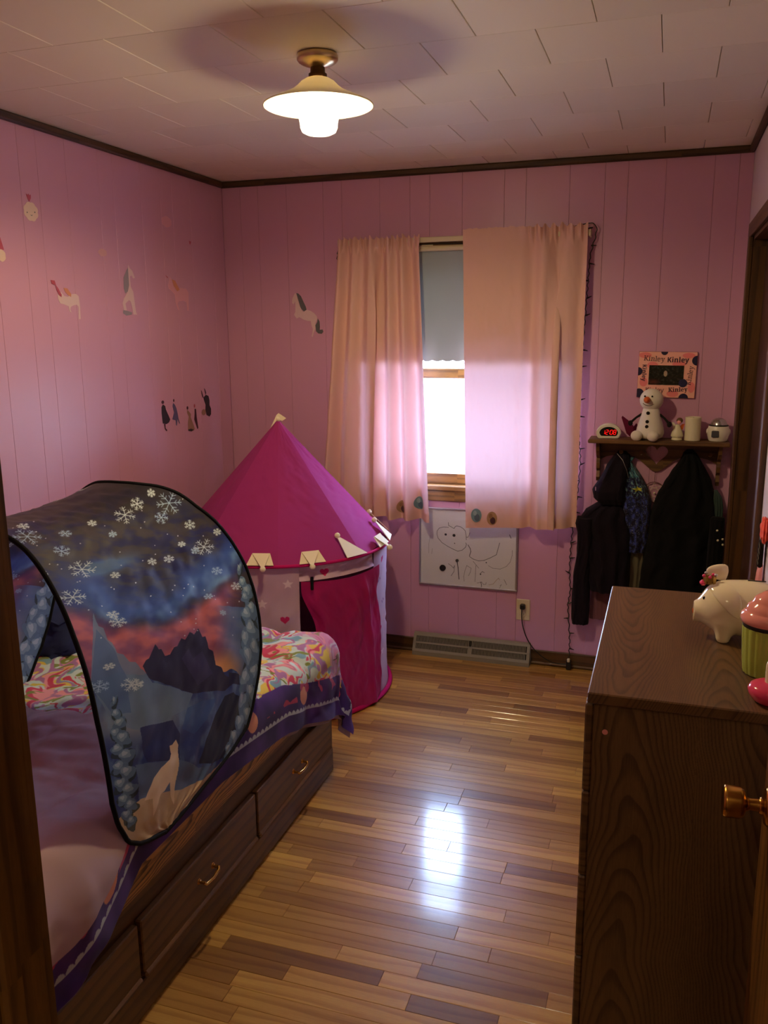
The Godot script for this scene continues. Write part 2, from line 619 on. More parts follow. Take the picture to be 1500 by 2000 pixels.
# ------------------------------------------------------------------ the room
func shell() -> void:
	# oak strip floor, boards running across the room
	var fl := struct("floor", "glossy oak strip floor of the bedroom", "floor")
	part(fl, "subfloor", B.new().box(Vector3(XL - 0.1, -0.10, ZB - 0.1), Vector3(XR + 0.12, -0.014, 0.95)), M.trim_wood)
	var wd := 0.0572
	var kinds := {}
	var row := 0
	var z := ZB + 0.002
	while z < ZE - 0.02:
		var x := XL - rng.randf() * 0.3
		while x < XR + 0.02:
			var ln: float = [0.23, 0.34, 0.46, 0.61, 0.76, 0.92][[0, 1, 2, 2, 3, 3, 4, 5][rng.randi() % 8]]
			var x1 := minf(x + ln, XR + 0.03)
			if XR + 0.03 - x1 < 0.12:
				x1 = XR + 0.03
			ln = x1 - maxf(x, XL - 0.03)
			if x1 < -1.26 and z > -2.70:
				x = x1
				continue   # wholly under the bed
			var lq := snappedf(ln, 0.04)
			var vr := rng.randi() % 3
			var key := "%.2f_%d" % [lq, vr]
			if not kinds.has(key):
				var b := B.new()
				b.grain = 0
				b.us = 0.8
				b.uo = Vector2(0.5 + (vr - 1) * 0.03, 0.06 + 0.085 * (kinds.size() % 11))
				b.box(Vector3(-lq * 0.5, -0.014, -wd * 0.5), Vector3(lq * 0.5, 0, wd * 0.5), 0.0009)
				kinds[key] = b.mesh()
			var tone: int = [0, 1, 1, 2, 2, 3, 3, 5, 5, 6, 6, 6, 4, 7, 0, 5][rng.randi() % 16]
			var o := part(fl, "plank", kinds[key], M["oak_%d" % tone], Vector3(x1 - ln * 0.5, rng.randf_range(-0.0004, 0.0), z + wd * 0.5))
			o.scale = Vector3((ln - 0.0004) / lq, 1, (wd - 0.0003) / wd)
			o.rotation = Vector3(rng.randf_range(-0.0022, 0.0022), 0, rng.randf_range(-0.0004, 0.0004))
			x = x1
		z += wd
		row += 1
	part(fl, "threshold", B.new().box(Vector3(-0.70, -0.014, ZE - 0.03), Vector3(0.28, 0.004, ZE + 0.16), 0.003), M.trim_wood)
	struct("floor_hall", "dark wood floor of the hall outside the doorway", "floor", B.new().box(Vector3(-1.4, -0.014, ZE + 0.13), Vector3(1.2, 0.0, 0.95)), M.trim_wood)
	# ceiling of square tiles laid like bricks
	var ce := struct("ceiling", "off-white ceiling of square fibre tiles in staggered rows", "ceiling")
	part(ce, "ceiling_board", B.new().box(Vector3(XL - 0.1, H + 0.012, ZB - 0.1), Vector3(XR + 0.12, H + 0.12, ZE + 0.13)), M.plaster)
	var tm := B.new().box(Vector3(-0.156, 0, -0.156), Vector3(0.156, 0.012, 0.156), 0.0014).mesh()
	for r in range(-6, 7):
		var zc := -2.42 - 0.156 - 0.312 * r
		if zc + 0.156 < ZB or zc - 0.156 > ZE:
			continue
		for k in range(-8, 5):
			var xc := -0.379 + 0.156 + 0.312 * k - (0.156 if posmod(r, 2) == 1 else 0.0)
			if xc + 0.156 < XL or xc - 0.156 > XR:
				continue
			var o := part(ce, "ceiling_tile", tm, M["tile_%d" % (rng.randi() % 4)], Vector3(xc, H, zc))
			o.scale = Vector3(0.994, 1, 0.9985)
	# window wall: board with an opening, pink grooved panels on it
	var wx0 := -1.47
	var wx1 := -0.50
	var wy0 := 0.895
	var wy1 := 2.06
	var bk := struct("wall_back", "pink grooved panelling around the window", "wall")
	var b := B.new()
	b.box(Vector3(XL - 0.1, -0.1, ZB - 0.14), Vector3(wx0, H + 0.02, ZB - 0.008))
	b.box(Vector3(wx1, -0.1, ZB - 0.14), Vector3(XR + 0.12, H + 0.02, ZB - 0.008))
	b.box(Vector3(wx0, -0.1, ZB - 0.14), Vector3(wx1, wy0, ZB - 0.008))
	b.box(Vector3(wx0, wy1, ZB - 0.14), Vector3(wx1, H + 0.02, ZB - 0.008))
	part(bk, "backing", b, M.pink_paint)
	var xs := [XL, -2.15, -2.05, -1.89, -1.69, -1.59, -1.391, -1.236, -1.138, -0.977, -0.776, -0.675, -0.476, -0.32, -0.22, -0.06, 0.14, 0.24, XR]
	for i in xs.size() - 1:
		var a: float = xs[i]
		var c: float = xs[i + 1]
		var spans := [[a, c, 0.0, H]]
		if c > wx0 and a < wx1:
			spans = [[a, c, 0.0, wy0], [a, c, wy1, H]]
			if a < wx0:
				spans.append([a, wx0, wy0, wy1])
			if c > wx1:
				spans.append([wx1, c, wy0, wy1])
		for s in spans:
			part(bk, "panel", B.new().box(Vector3(s[0] + 0.0004, s[2], ZB - 0.01), Vector3(s[1] - 0.0004, s[3], ZB), 0.0008), M.pink_paint)
	var lf := struct("wall_left", "pink grooved panelling on the wall beside the bed", "wall")
	part(lf, "backing", B.new().box(Vector3(XL - 0.12, -0.1, ZB - 0.14), Vector3(XL - 0.008, H + 0.02, 0.95)), M.pink_paint)
	var zs := [ZB, -4.045, -3.844, -3.683, -3.585, -3.43, -3.23, -3.13, -2.929, -2.768, -2.67, -2.515, -2.315, -2.215, -2.016, -1.855, -1.757, -1.602, -1.40, -1.30, -1.10, -0.94, -0.84, ZE]
	for i in zs.size() - 1:
		part(lf, "panel", B.new().box(Vector3(XL - 0.01, 0, zs[i] + 0.0004), Vector3(XL, H, zs[i + 1] - 0.0004), 0.0008), M.pink_paint)
	# right wall with the closet opening
	var cz0 := -3.885
	var cz1 := -2.84
	var rt := struct("wall_right", "pale lavender wall around the closet", "wall")
	b = B.new()
	b.box(Vector3(XR, -0.1, ZB - 0.14), Vector3(XR + 0.12, H + 0.02, cz0))
	b.box(Vector3(XR, -0.1, cz1), Vector3(XR + 0.12, H + 0.02, 0.95))
	b.box(Vector3(XR, 2.045, cz0), Vector3(XR + 0.12, H + 0.02, cz1))
	part(rt, "wall_board", b, M.lavender_paint)
	var tr := struct("trim_1", "brown wooden casing round the closet opening", "trim")
	b = B.new()
	b.grain = 1
	b.box(Vector3(XR - 0.018, 0, cz0 - 0.057), Vector3(XR + 0.001, 2.045, cz0 + 0.004), 0.004)
	part(tr, "side_casing", b, M.trim_wood)
	b = B.new()
	b.grain = 1
	b.box(Vector3(XR - 0.018, 0, cz1 - 0.004), Vector3(XR + 0.001, 2.045, cz1 + 0.057), 0.004)
	part(tr, "side_casing", b, M.trim_wood)
	b = B.new()
	b.grain = 2
	b.box(Vector3(XR - 0.018, 2.041, cz0 - 0.057), Vector3(XR + 0.001, 2.098, cz1 + 0.057), 0.004)
	part(tr, "head_casing", b, M.trim_wood)
	b = B.new()
	b.grain = 1
	b.box(Vector3(XR, 0, cz0), Vector3(XR + 0.12, 2.045, cz0 + 0.018))
	b.box(Vector3(XR, 0, cz1 - 0.018), Vector3(XR + 0.12, 2.045, cz1))
	b.box(Vector3(XR, 2.027, cz0), Vector3(XR + 0.12, 2.045, cz1))
	part(tr, "jamb", b, M.trim_wood)
	var cd := struct("door_1", "dark brown closet door set back in its wooden frame", "door")
	b = B.new()
	b.grain = 1
	b.box(Vector3(XR + 0.05, 0.008, cz0 + 0.018), Vector3(XR + 0.085, 2.027, (cz0 + cz1) * 0.5 + 0.02), 0.002)
	part(cd, "door_leaf", b, M.closet_wood)
	b = B.new()
	b.grain = 1
	b.box(Vector3(XR + 0.088, 0.008, (cz0 + cz1) * 0.5 - 0.02), Vector3(XR + 0.119, 2.027, cz1 - 0.018), 0.002)
	part(cd, "door_leaf", b, M.closet_wood)
	# crown strips and baseboards
	for c in [
		["trim_2", "dark crown strip above the window wall", Vector3(XL, H - 0.03, ZB), Vector3(XR, H, ZB + 0.022), 0, "crown_wood"],
		["trim_3", "dark crown strip above the wall beside the bed", Vector3(XL, H - 0.03, ZB + 0.022), Vector3(XL + 0.022, H, ZE), 2, "crown_wood"],
		["trim_4", "dark crown strip above the closet wall", Vector3(XR - 0.022, H - 0.03, ZB + 0.022), Vector3(XR, H, ZE), 2, "crown_wood"],
	]:
		b = B.new()
		b.grain = c[4]
		b.box(c[2], c[3], 0.006)
		struct(c[0], c[1], "trim", b, M[c[5]])
	b = B.new()
	b.grain = 0
	b.box(Vector3(XL, 0, ZB), Vector3(XR, 0.075, ZB + 0.011), 0.004)
	b.box(Vector3(XL, 0, ZB + 0.011), Vector3(XR, 0.017, ZB + 0.024), 0.006)
	struct("baseboard_back", "brown wooden baseboard below the window wall", "baseboard", b, M.trim_wood)
	b = B.new()
	b.grain = 2
	b.box(Vector3(XL, 0, ZB + 0.011), Vector3(XL + 0.011, 0.075, ZE), 0.004)
	struct("baseboard_left", "brown wooden baseboard beside the bed", "baseboard", b, M.trim_wood)
	# doorway wall and the closed hall behind the eye
	var fr := struct("wall_front", "doorway wall of the bedroom, pink inside", "wall")
	b = B.new()
	b.box(Vector3(XL - 0.1, -0.1, ZE), Vector3(-0.665, H + 0.02, ZE + 0.12))
	b.box(Vector3(0.262, -0.1, ZE), Vector3(XR + 0.01, H + 0.02, ZE + 0.12))
	b.box(Vector3(-0.665, 2.07, ZE), Vector3(0.262, H + 0.02, ZE + 0.12))
	part(fr, "wall_board", b, M.pink_paint)
	b = B.new()
	b.box(Vector3(-1.5, -0.1, ZE + 0.12), Vector3(-1.4, H + 0.1, 1.05))
	struct("wall_hall_left", "beige hall wall outside the doorway, bed side", "wall", b, M.hall_paint)
	b = B.new()
	b.box(Vector3(-1.5, -0.1, 0.95), Vector3(XR + 0.12, H + 0.1, 1.05))
	struct("wall_hall_back", "beige hall wall facing the doorway", "wall", b, M.hall_paint)
	b = B.new()
	b.box(Vector3(-1.5, H, ZE + 0.12), Vector3(XR + 0.12, H + 0.1, 1.05))
	struct("ceiling_hall", "plain hall ceiling outside the doorway", "ceiling", b, M.plaster)
	# unseen ground outside, white to send skylight up into the room
	struct("ground_outside", "bright white ground outside the window, unseen in the glare", "ground", B.new().box(Vector3(-30, -0.9, -60), Vector3(30, -0.6, ZB - 0.3)), M.snow)
	# window: casing, stool, two sashes with panes
	var wn := struct("window_1", "wooden double-hung window behind the pink curtains", "window")
	for q in [["casing", Vector3(wx0 - 0.055, wy0, ZB), Vector3(wx0 + 0.004, wy1, ZB + 0.016), 1], ["casing", Vector3(wx1 - 0.004, wy0, ZB), Vector3(wx1 + 0.055, wy1, ZB + 0.016), 1], ["head_casing", Vector3(wx0 - 0.055, wy1 - 0.004, ZB), Vector3(wx1 + 0.055, wy1 + 0.055, ZB + 0.016), 0], ["stool", Vector3(wx0 - 0.06, wy0 - 0.012, ZB - 0.05), Vector3(wx1 + 0.06, wy0 + 0.012, ZB + 0.028), 0], ["apron", Vector3(wx0 - 0.05, wy0 - 0.068, ZB), Vector3(wx1 + 0.05, wy0 - 0.012, ZB + 0.013), 0], ["jamb", Vector3(wx0, wy0, ZB - 0.14), Vector3(wx0 + 0.018, wy1, ZB), 1], ["jamb", Vector3(wx1 - 0.018, wy0, ZB - 0.14), Vector3(wx1, wy1, ZB), 1], ["head_jamb", Vector3(wx0, wy1 - 0.018, ZB - 0.14), Vector3(wx1, wy1, ZB), 0], ["outer_sill", Vector3(wx0, wy0 - 0.02, ZB - 0.17), Vector3(wx1, wy0 + 0.012, ZB - 0.05), 0]]:
		b = B.new()
		b.grain = q[3]
		b.box(q[1], q[2], 0.003)
		part(wn, q[0], b, M.window_wood)
	for sash in [[wy0 + 0.012, 1.495, ZB - 0.075, 0.055, 0.05], [1.445, wy1 - 0.018, ZB - 0.115, 0.05, 0.05]]:
		var sx0 := wx0 + 0.018
		var sx1 := wx1 - 0.018
		b = B.new()
		b.grain = 0
		b.box(Vector3(sx0, sash[0], sash[2]), Vector3(sx1, sash[0] + sash[3], sash[2] + 0.034), 0.003)
		b.box(Vector3(sx0, sash[1] - sash[4], sash[2]), Vector3(sx1, sash[1], sash[2] + 0.034), 0.003)
		b.grain = 1
		b.box(Vector3(sx0, sash[0] + sash[3], sash[2]), Vector3(sx0 + 0.045, sash[1] - sash[4], sash[2] + 0.034), 0.003)
		b.box(Vector3(sx1 - 0.045, sash[0] + sash[3], sash[2]), Vector3(sx1, sash[1] - sash[4], sash[2] + 0.034), 0.003)
		var so := part(wn, "sash", b, M.window_wood)
		part(so, "pane", B.new().box(Vector3(sx0 + 0.04, sash[0] + sash[3] - 0.005, sash[2] + 0.015), Vector3(sx1 - 0.04, sash[1] - sash[4] + 0.005, sash[2] + 0.019)), M.glass)

# ------------------------------------------------------------------ window wall
func curtain(called: String, label: String, xt: Vector2, xb: Vector2, yt: float, yb: Vector2, folds: Callable, patches: Array) -> void:
	var nz := fnoise(hash(called) % 1000, 1.0, 3)
	var f := func(u: float, v: float) -> Vector3:
		var x := lerpf(lerpf(xt.x, xt.y, u), lerpf(xb.x, xb.y, u), v)
		var bot := lerpf(yb.x, yb.y, u)
		var y := lerpf(yt + 0.008 * nz.get_noise_2d(u * 14.0, 3.0) + 0.007 * folds.call(u, 0.0).y * sin(u * 95.0 + 1.0), bot, v)
		var q: Vector3 = folds.call(u, v)
		x += q.z
		var head := 1.0 - smoothstep(0.015, 0.06, v)
		var z := ZB + 0.085 + q.x * (1.0 - 0.75 * head) + head * q.y * 0.013 * sin(u * 95.0 + nz.get_noise_1d(u * 9.0) * 4.0)
		z += 0.004 * nz.get_noise_2d(u * 5.0, v * 7.0) + 0.0022 * nz.get_noise_2d(u * 12.0, v * 22.0)
		z += 0.012 * smoothstep(0.03, 0.0, absf(v - 0.035)) * 0.3
		return Vector3(x, y, z)
	var t := thing(called, label, "curtain", Vector3.ZERO, 0.0, "pink window curtains")
	part(t, "panel", B.new().grid(180, 90, f, false, false, Vector2(1, 1), Vector2.ZERO, true), M.curtain)
	var hem := func(u: float, v: float) -> Vector3:
		return f.call(u, 0.962 + 0.038 * v) + Vector3(0, 0, -0.004)
	part(t, "hem", B.new().grid(180, 3, hem), M.curtain)
	for p in patches:
		var w := absf(xb.y - xb.x)
		for ring in 3:
			var s: float = [1.0, 0.52, 0.36][ring]
			var off: Vector2 = [Vector2.ZERO, Vector2(0.004, 0.011), Vector2(-0.006, -0.012)][ring]
			var g := func(a: float, r: float) -> Vector3:
				var du: float = (cos(a * TAU) * 0.026 * r * s + off.x) / w
				var dv: float = (sin(a * TAU) * 0.034 * r * s + off.y) / 1.4
				return f.call(p[0] + du, p[1] + dv) + Vector3(0, 0, 0.0025 + 0.0012 * ring)
			part(t, "patch", B.new().grid(24, 4, g, true, false, Vector2.ONE, Vector2.ZERO, true), M[p[2 + ring]])

func window_wall_things() -> void:
	cloth("patch_teal", rgb8(120, 150, 160), 0.2)
	cloth("patch_slate", rgb8(92, 108, 124), 0.2)
	cloth("patch_ice", rgb8(158, 180, 188), 0.2)
	cloth("patch_tan", rgb8(176, 138, 104), 0.2)
	cloth("patch_navy", rgb8(84, 56, 66), 0.2)
	cloth("patch_brown", rgb8(150, 112, 80), 0.2)
	var fl := func(u: float, v: float) -> Vector3:
		var ph := u * 5.3 * TAU + 0.8 * sin(u * 9.0) + 0.5 * sin(v * 2.0 + u * 4.0)
		var sf := Vector2(clampf((u - 0.40) / 0.15, 0, 1), 0.0) * TAU
		var k := smoothstep(0.05, 0.3, v)
		return Vector3((0.017 + 0.022 * v) * sin(ph) + 0.009 * sin(u * 3.0 * TAU + 1.0) + 0.012 * k * (1.0 - cos(sf.x)) * 0.5, 1.0, k * 0.026 * sin(sf.x))
	curtain("curtain", "narrower pink curtain gathered over its whole width, hanging behind the castle tent", Vector2(-1.575, -1.164), Vector2(-1.69, -1.102), 2.125, Vector2(0.735, 0.735), fl, [[0.73, 0.956, "patch_tan", "patch_navy", "patch_brown"], [0.885, 0.94, "patch_teal", "patch_slate", "patch_ice"]])
	var fr := func(u: float, v: float) -> Vector3:
		var k := smoothstep(0.42, 0.62, u)
		var ph := (u - 0.42) * 5.0 * TAU + 0.4 * sin(v * 3.0)
		var z := k * (0.018 + 0.014 * v) * sin(ph)
		z += 0.075 * exp(-pow((u - 0.77) / 0.05, 2.0)) * smoothstep(0.1, 0.5, v) - 0.02 * exp(-pow((u - 0.87) / 0.05, 2.0))
		z += 0.006 * sin(u * 6.0 + v * 2.0) * (1.0 - k)
		var sf := clampf((u - 0.70) / 0.17, 0, 1) * TAU
		var q := smoothstep(0.06, 0.35, v)
		return Vector3(z, k, q * 0.038 * sin(sf))
	curtain("curtain", "wider pink curtain with a flat half and a deep fold, beside the coat shelf", Vector2(-0.953, -0.380), Vector2(-0.922, -0.383), 2.145, Vector2(0.712, 0.742), fr, [[0.10, 0.955, "patch_teal", "patch_slate", "patch_ice"], [0.245, 0.966, "patch_tan", "patch_navy", "patch_brown"]])
	# rod with its brackets
	var t := thing("curtain_rod", "cream flat curtain rod with end brackets over the window", "curtain rod")
	part(t, "rod", B.new().box(Vector3(-1.585, 2.094, ZB + 0.062), Vector3(-0.372, 2.118, ZB + 0.070), 0.003), M.ivory)
	for x in [-1.585, -0.372]:
		part(t, "bracket", B.new().box(Vector3(x - 0.004, 2.09, ZB), Vector3(x + 0.004, 2.122, ZB + 0.071), 0.002), M.ivory)
	part(t, "bracket", B.new().box(Vector3(-1.20, 2.074, ZB + 0.016), Vector3(-1.115, 2.092, ZB + 0.022), 0.002), M.ivory)
	# roller shade
	t = thing("roller_shade", "grey roller shade pulled halfway down the window", "window shade")
	var sx0 := -1.475
	var sx1 := -0.495
	part(t, "roller", B.new().tube([Vector3(sx0, 2.068, ZB + 0.032), Vector3(sx1, 2.068, ZB + 0.032)], 0.013, 12), M.ivory)
	var nz := fnoise(77, 3.0, 2)
	var sf := func(u: float, v: float) -> Vector3:
		return Vector3(lerpf(sx0, sx1, u), lerpf(2.066, 1.548, v), ZB + 0.020 + 0.002 * nz.get_noise_2d(u, v))
	part(t, "shade", B.new().grid(24, 14, sf), M.shade_cloth)
	var ff := func(u: float, v: float) -> Vector3:
		return Vector3(lerpf(sx0, sx1, u), 1.551 - v * (0.014 + 0.006 * absf(sin(u * 60.0))), ZB + 0.021)
	part(t, "fringe", B.new().grid(240, 1, ff), M.shade_cloth)
	# whiteboard
	var w0 := Vector2(-1.181, 0.381)
	var w1 := Vector2(-0.676, 0.785)
	t = thing("whiteboard", "small whiteboard with a child's marker drawing below the window", "whiteboard", Vector3((w0.x + w1.x) * 0.5, w0.y, ZB))
	var ww := (w1.x - w0.x) * 0.5
	var wh := w1.y - w0.y
	var im := paint(660, 528, func(u: float, v: float) -> Color: return Color(0.83, 0.83, 0.84))
	var nn := fnoise(5, 0.02, 3)
	for k in 500:
		var p := Vector2(rng.randf() * 660, rng.randf() * 528)
		line_on(im, p, p + Vector2(rng.randf_range(-14, 14), rng.randf_range(-4, 4)), 2.0, Color(0.78, 0.78, 0.8), 0.25)
	var q := func(a: Array) -> Array:
		var o := []
		for i in range(0, a.size(), 2):
			var x: float = a[i]
			var top := 76.0 + 0.047 * (x - 95.0)
			var bot := 1085.0 + 0.083 * (x - 95.0)
			o.append((x - 95.0) / 1320.0 * 660.0)
			o.append((float(a[i + 1]) - top) / (bot - top) * 528.0)
		return o
	var ink := Color(0.16, 0.14, 0.18)
	path_on(im, q.call([490, 335, 420, 330, 360, 345, 330, 385, 328, 430, 345, 480, 400, 540, 480, 590, 560, 630, 620, 655, 680, 640, 725, 600, 738, 560, 725, 540]), 3.0, ink, 0.75)
	path_on(im, q.call([485, 270, 490, 310, 520, 325, 565, 350, 580, 325, 600, 315, 650, 325, 690, 350, 718, 380, 730, 440, 735, 500]), 3.0, ink, 0.8)
	path_on(im, q.call([780, 405, 770, 440, 755, 468, 735, 465]), 3.0, ink, 0.7)
	path_on(im, q.call([760, 570, 790, 620, 798, 660, 780, 718]), 4.0, ink, 0.8)
	path_on(im, q.call([1185, 540, 1160, 640, 1145, 700, 1060, 745, 980, 778, 905, 785, 830, 760, 780, 725]), 3.5, ink, 0.65)
	path_on(im, q.call([1355, 640, 1355, 710, 1330, 800, 1280, 860, 1200, 895, 1100, 885, 1040, 850]), 3.0, ink, 0.4)
	path_on(im, q.call([490, 825, 535, 855, 560, 885, 575, 850, 570, 930, 530, 990]), 3.0, ink, 0.6)
	path_on(im, q.call([610, 790, 625, 880, 632, 960, 640, 1035]), 5.0, ink, 0.85)
	path_on(im, q.call([745, 850, 720, 920, 705, 1000, 712, 1065]), 3.0, ink, 0.45)
	path_on(im, q.call([745, 850, 805, 885, 795, 940, 770, 990]), 3.0, ink, 0.45)
	path_on(im, q.call([870, 850, 865, 960, 860, 1070]), 3.0, ink, 0.5)
	path_on(im, q.call([830, 790, 880, 850, 910, 885]), 3.0, ink, 0.5)
	path_on(im, q.call([930, 960, 960, 930, 985, 945]), 4.0, ink, 0.5)
	path_on(im, q.call([940, 1075, 950, 1110, 948, 1160]), 4.0, ink, 0.7)
	path_on(im, q.call([890, 1090, 950, 1075, 980, 1110, 1010, 1105, 1012, 1080]), 3.0, ink, 0.45)
	path_on(im, q.call([1050, 1115, 1110, 1100, 1150, 1050, 1180, 1020, 1195, 1045]), 3.0, Color(0.5, 0.36, 0.24), 0.5)
	path_on(im, q.call([1255, 1040, 1270, 1070, 1290, 1110]), 4.0, ink, 0.4)
	path_on(im, q.call([1200, 1125, 1220, 1110, 1195, 1160]), 3.0, ink, 0.35)
	path_on(im, q.call([215, 680, 215, 560, 235, 440]), 3.0, ink, 0.25)
	path_on(im, q.call([255, 690, 265, 620]), 3.0, ink, 0.3)
	path_on(im, q.call([1315, 430, 1335, 475]), 5.0, ink, 0.6)
	for d in [[450, 430, 16], [565, 442, 20], [1010, 808, 8], [575, 548, 7], [935, 968, 9]]:
		var c: Array = q.call([d[0], d[1]])
		fill_on(im, oval(d[2] * 0.52, d[2] * 0.5, 14, Vector2(c[0], c[1])), ink, 0.9)
	var bm := mat("whiteboard_face", Color.WHITE, 0.25)
	bm.albedo_texture = tex(im)
	var b := B.new()
	b.face([Vector3(-ww, 0, 0.010), Vector3(ww, 0, 0.010), Vector3(ww, wh, 0.010), Vector3(-ww, wh, 0.010)], Vector3(0, 0, -1), [Vector2(0, 1), Vector2(1, 1), Vector2(1, 0), Vector2(0, 0)])
	b.box(Vector3(-ww + 0.001, 0.001, 0.001), Vector3(ww - 0.001, wh - 0.001, 0.0098))
	part(t, "writing_surface", b, bm)
	for e in [[Vector3(-ww - 0.006, -0.006, 0), Vector3(ww + 0.006, 0.004, 0.016)], [Vector3(-ww - 0.006, wh - 0.004, 0), Vector3(ww + 0.006, wh + 0.006, 0.016)], [Vector3(-ww - 0.006, 0.004, 0), Vector3(-ww + 0.004, wh - 0.004, 0.016)], [Vector3(ww - 0.004, 0.004, 0), Vector3(ww + 0.006, wh - 0.004, 0.016)]]:
		part(t, "frame_strip", B.new().box(e[0], e[1], 0.002), M.aluminium)
	var mg: Array = q.call([412, 880, 612, 780])
	for k in 2:
		var r: float = [0.0165, 0.008][k]
		var at := Vector3(w0.x + mg[k * 2] / 660.0 * ww * 2.0, w0.y + (1.0 - mg[k * 2 + 1] / 528.0) * wh, ZB + 0.0101)
		solo("magnet", B.new().lathe([Vector2(0, 0), Vector2(r, 0), Vector2(r, 0), Vector2(r, 0.005), Vector2(r * 0.9, 0.006), Vector2(0, 0.006)], 20, Transform3D(Basis(Vector3.RIGHT, TAUH), Vector3.ZERO)), M.black_plastic if k == 0 else M.grey_rubber, ["large black round magnet on the whiteboard", "small grey round magnet on the whiteboard"][k], "magnet", at)
	# floor register against the wall
	t = thing("floor_register", "long grey metal heating register standing against the wall below the whiteboard", "heating vent", Vector3(-0.9, 0, ZB + 0.012))
	var hw := 0.309
	var prof := [Vector2(0, 0), Vector2(0.058, 0), Vector2(0.058, 0.022), Vector2(0.018, 0.108), Vector2(0, 0.112)]
	b = B.new()
	for s in [-1.0, 1.0]:
		var pts := []
		for p in prof:
			pts.append(Vector3(s * hw, p.y, p.x))
		b.face(pts, Vector3(0, 0.05, 0.02))
	for k in [0, 1, 3]:
		var a: Vector2 = prof[k]
		var c: Vector2 = prof[k + 1]
		b.face([Vector3(-hw, a.y, a.x), Vector3(hw, a.y, a.x), Vector3(hw, c.y, c.x), Vector3(-hw, c.y, c.x)], Vector3(0, 0.05, 0.01))
	part(t, "housing", b, M.vent_metal)
	var sl := Vector3(0, 0.086, -0.040)
	var o0 := Vector3(0, 0.022, 0.058)
	var nrm := Vector3(0, 0.040, 0.086).normalized()
	b = B.new()
	b.face([o0 + Vector3(-hw, 0, 0) - nrm * 0.006, o0 + Vector3(hw, 0, 0) - nrm * 0.006, o0 + sl + Vector3(hw, 0, 0) - nrm * 0.006, o0 + sl + Vector3(-hw, 0, 0) - nrm * 0.006], Vector3.ZERO)
	part(t, "dark_inside", b, M.vent_dark)  # dark sheet standing in for the shade inside the register
	var bt := frame_at(o0, Vector3.RIGHT, sl.normalized())
	var L := sl.length()
	b = B.new()
	for e in [[-hw, hw, 0.0, 0.014], [-hw, hw, L - 0.012, L], [-hw, hw, L * 0.5 - 0.004, L * 0.5 + 0.004]]:
		b.box(Vector3(e[0], e[2], -0.005), Vector3(e[1], e[3], 0.0), 0.0, bt)
	for e in [[-hw, -hw + 0.016], [hw - 0.016, hw], [-0.010, 0.010]]:
		b.box(Vector3(e[0], 0.014, -0.005), Vector3(e[1], L - 0.012, 0.0), 0.0, bt)
	part(t, "grille_frame", b, M.vent_metal)
	b = B.new()
	for k in 78:
		var x := -hw + 0.02 + k * 0.00742
		b.box(Vector3(x, 0.012, -0.004), Vector3(x + 0.003, L - 0.01, -0.0005), 0.0, bt)
	part(t, "louvres", b, M.vent_metal).set_meta("kind", "stuff")
	part(t, "lever", B.new().box(Vector3(-0.007, L * 0.56, 0.0), Vector3(0.007, L * 0.86, 0.012), 0.002, bt), M.vent_dark)
	# outlet, plug cord
	t = thing("wall_outlet", "ivory wall outlet with a black plug in it, below the curtain", "outlet", Vector3(-0.6375, 0.226, ZB))
	part(t, "cover_plate", B.new().box(Vector3(-0.035, 0, 0), Vector3(0.035, 0.112, 0.006), 0.003), M.ivory)
	for y in [0.034, 0.078]:
		var so := part(t, "socket", B.new().lathe([Vector2(0, 0.0085), Vector2(0.0150, 0.0085), Vector2(0.0165, 0.007), Vector2(0.0165, 0.004)], 18, Transform3D(Basis(Vector3.RIGHT, TAUH), Vector3(0, y, 0))), M.ivory)
		for x in [-0.005, 0.005]:
			part(so, "slot", B.new().box(Vector3(x - 0.001, y - 0.003, 0.0082), Vector3(x + 0.001, y + 0.005, 0.0092)), M.black_plastic)
	t = thing("power_cord", "black cord hanging from the outlet plug to the floor", "cord")
	part(t, "plug", B.new().box(Vector3(-0.6375 - 0.013, 0.290, ZB + 0.0086), Vector3(-0.6375 + 0.013, 0.318, ZB + 0.034), 0.005), M.black_plastic)
	var cv := Curve3D.new()
	for p in [Vector3(-0.640, 0.292, ZB + 0.03), Vector3(-0.634, 0.22, ZB + 0.04), Vector3(-0.605, 0.14, ZB + 0.045), Vector3(-0.55, 0.075, ZB + 0.05), Vector3(-0.48, 0.035, ZB + 0.05), Vector3(-0.405, 0.03, ZB + 0.045)]:
		cv.add_point(p)
	for i in range(1, cv.point_count - 1):
		var d := (cv.get_point_position(i + 1) - cv.get_point_position(i - 1)) * 0.18
		cv.set_point_in(i, -d)
		cv.set_point_out(i, d)
	part(t, "cable", B.new().tube(Array(cv.tessellate_even_length(5, 0.02)), 0.0028, 8), M.black_plastic)
	# string of unlit fairy lights along the curtain
	t = thing("string_lights", "dark string of small unlit fairy lights hanging beside the wider curtain", "string lights")
	cv = Curve3D.new()
	var sp := [Vector3(-1.60, 1.66, ZB + 0.012), Vector3(-1.597, 1.95, ZB + 0.012), Vector3(-1.59, 2.085, ZB + 0.02), Vector3(-1.2, 2.09, ZB + 0.024), Vector3(-0.7, 2.09, ZB + 0.024), Vector3(-0.362, 2.15, ZB + 0.035), Vector3(-0.372, 2.0, ZB + 0.02), Vector3(-0.383, 1.75, ZB + 0.012), Vector3(-0.391, 1.546, ZB + 0.012), Vector3(-0.391, 1.2, ZB + 0.012), Vector3(-0.38, 1.06, ZB + 0.012), Vector3(-0.388, 0.88, ZB + 0.012), Vector3(-0.407, 0.676, ZB + 0.012), Vector3(-0.412, 0.53, ZB + 0.012), Vector3(-0.405, 0.40, ZB + 0.012), Vector3(-0.413, 0.332, ZB + 0.012), Vector3(-0.398, 0.15, ZB + 0.016), Vector3(-0.396, 0.055, ZB + 0.04)]
	for p in sp:
		cv.add_point(p)
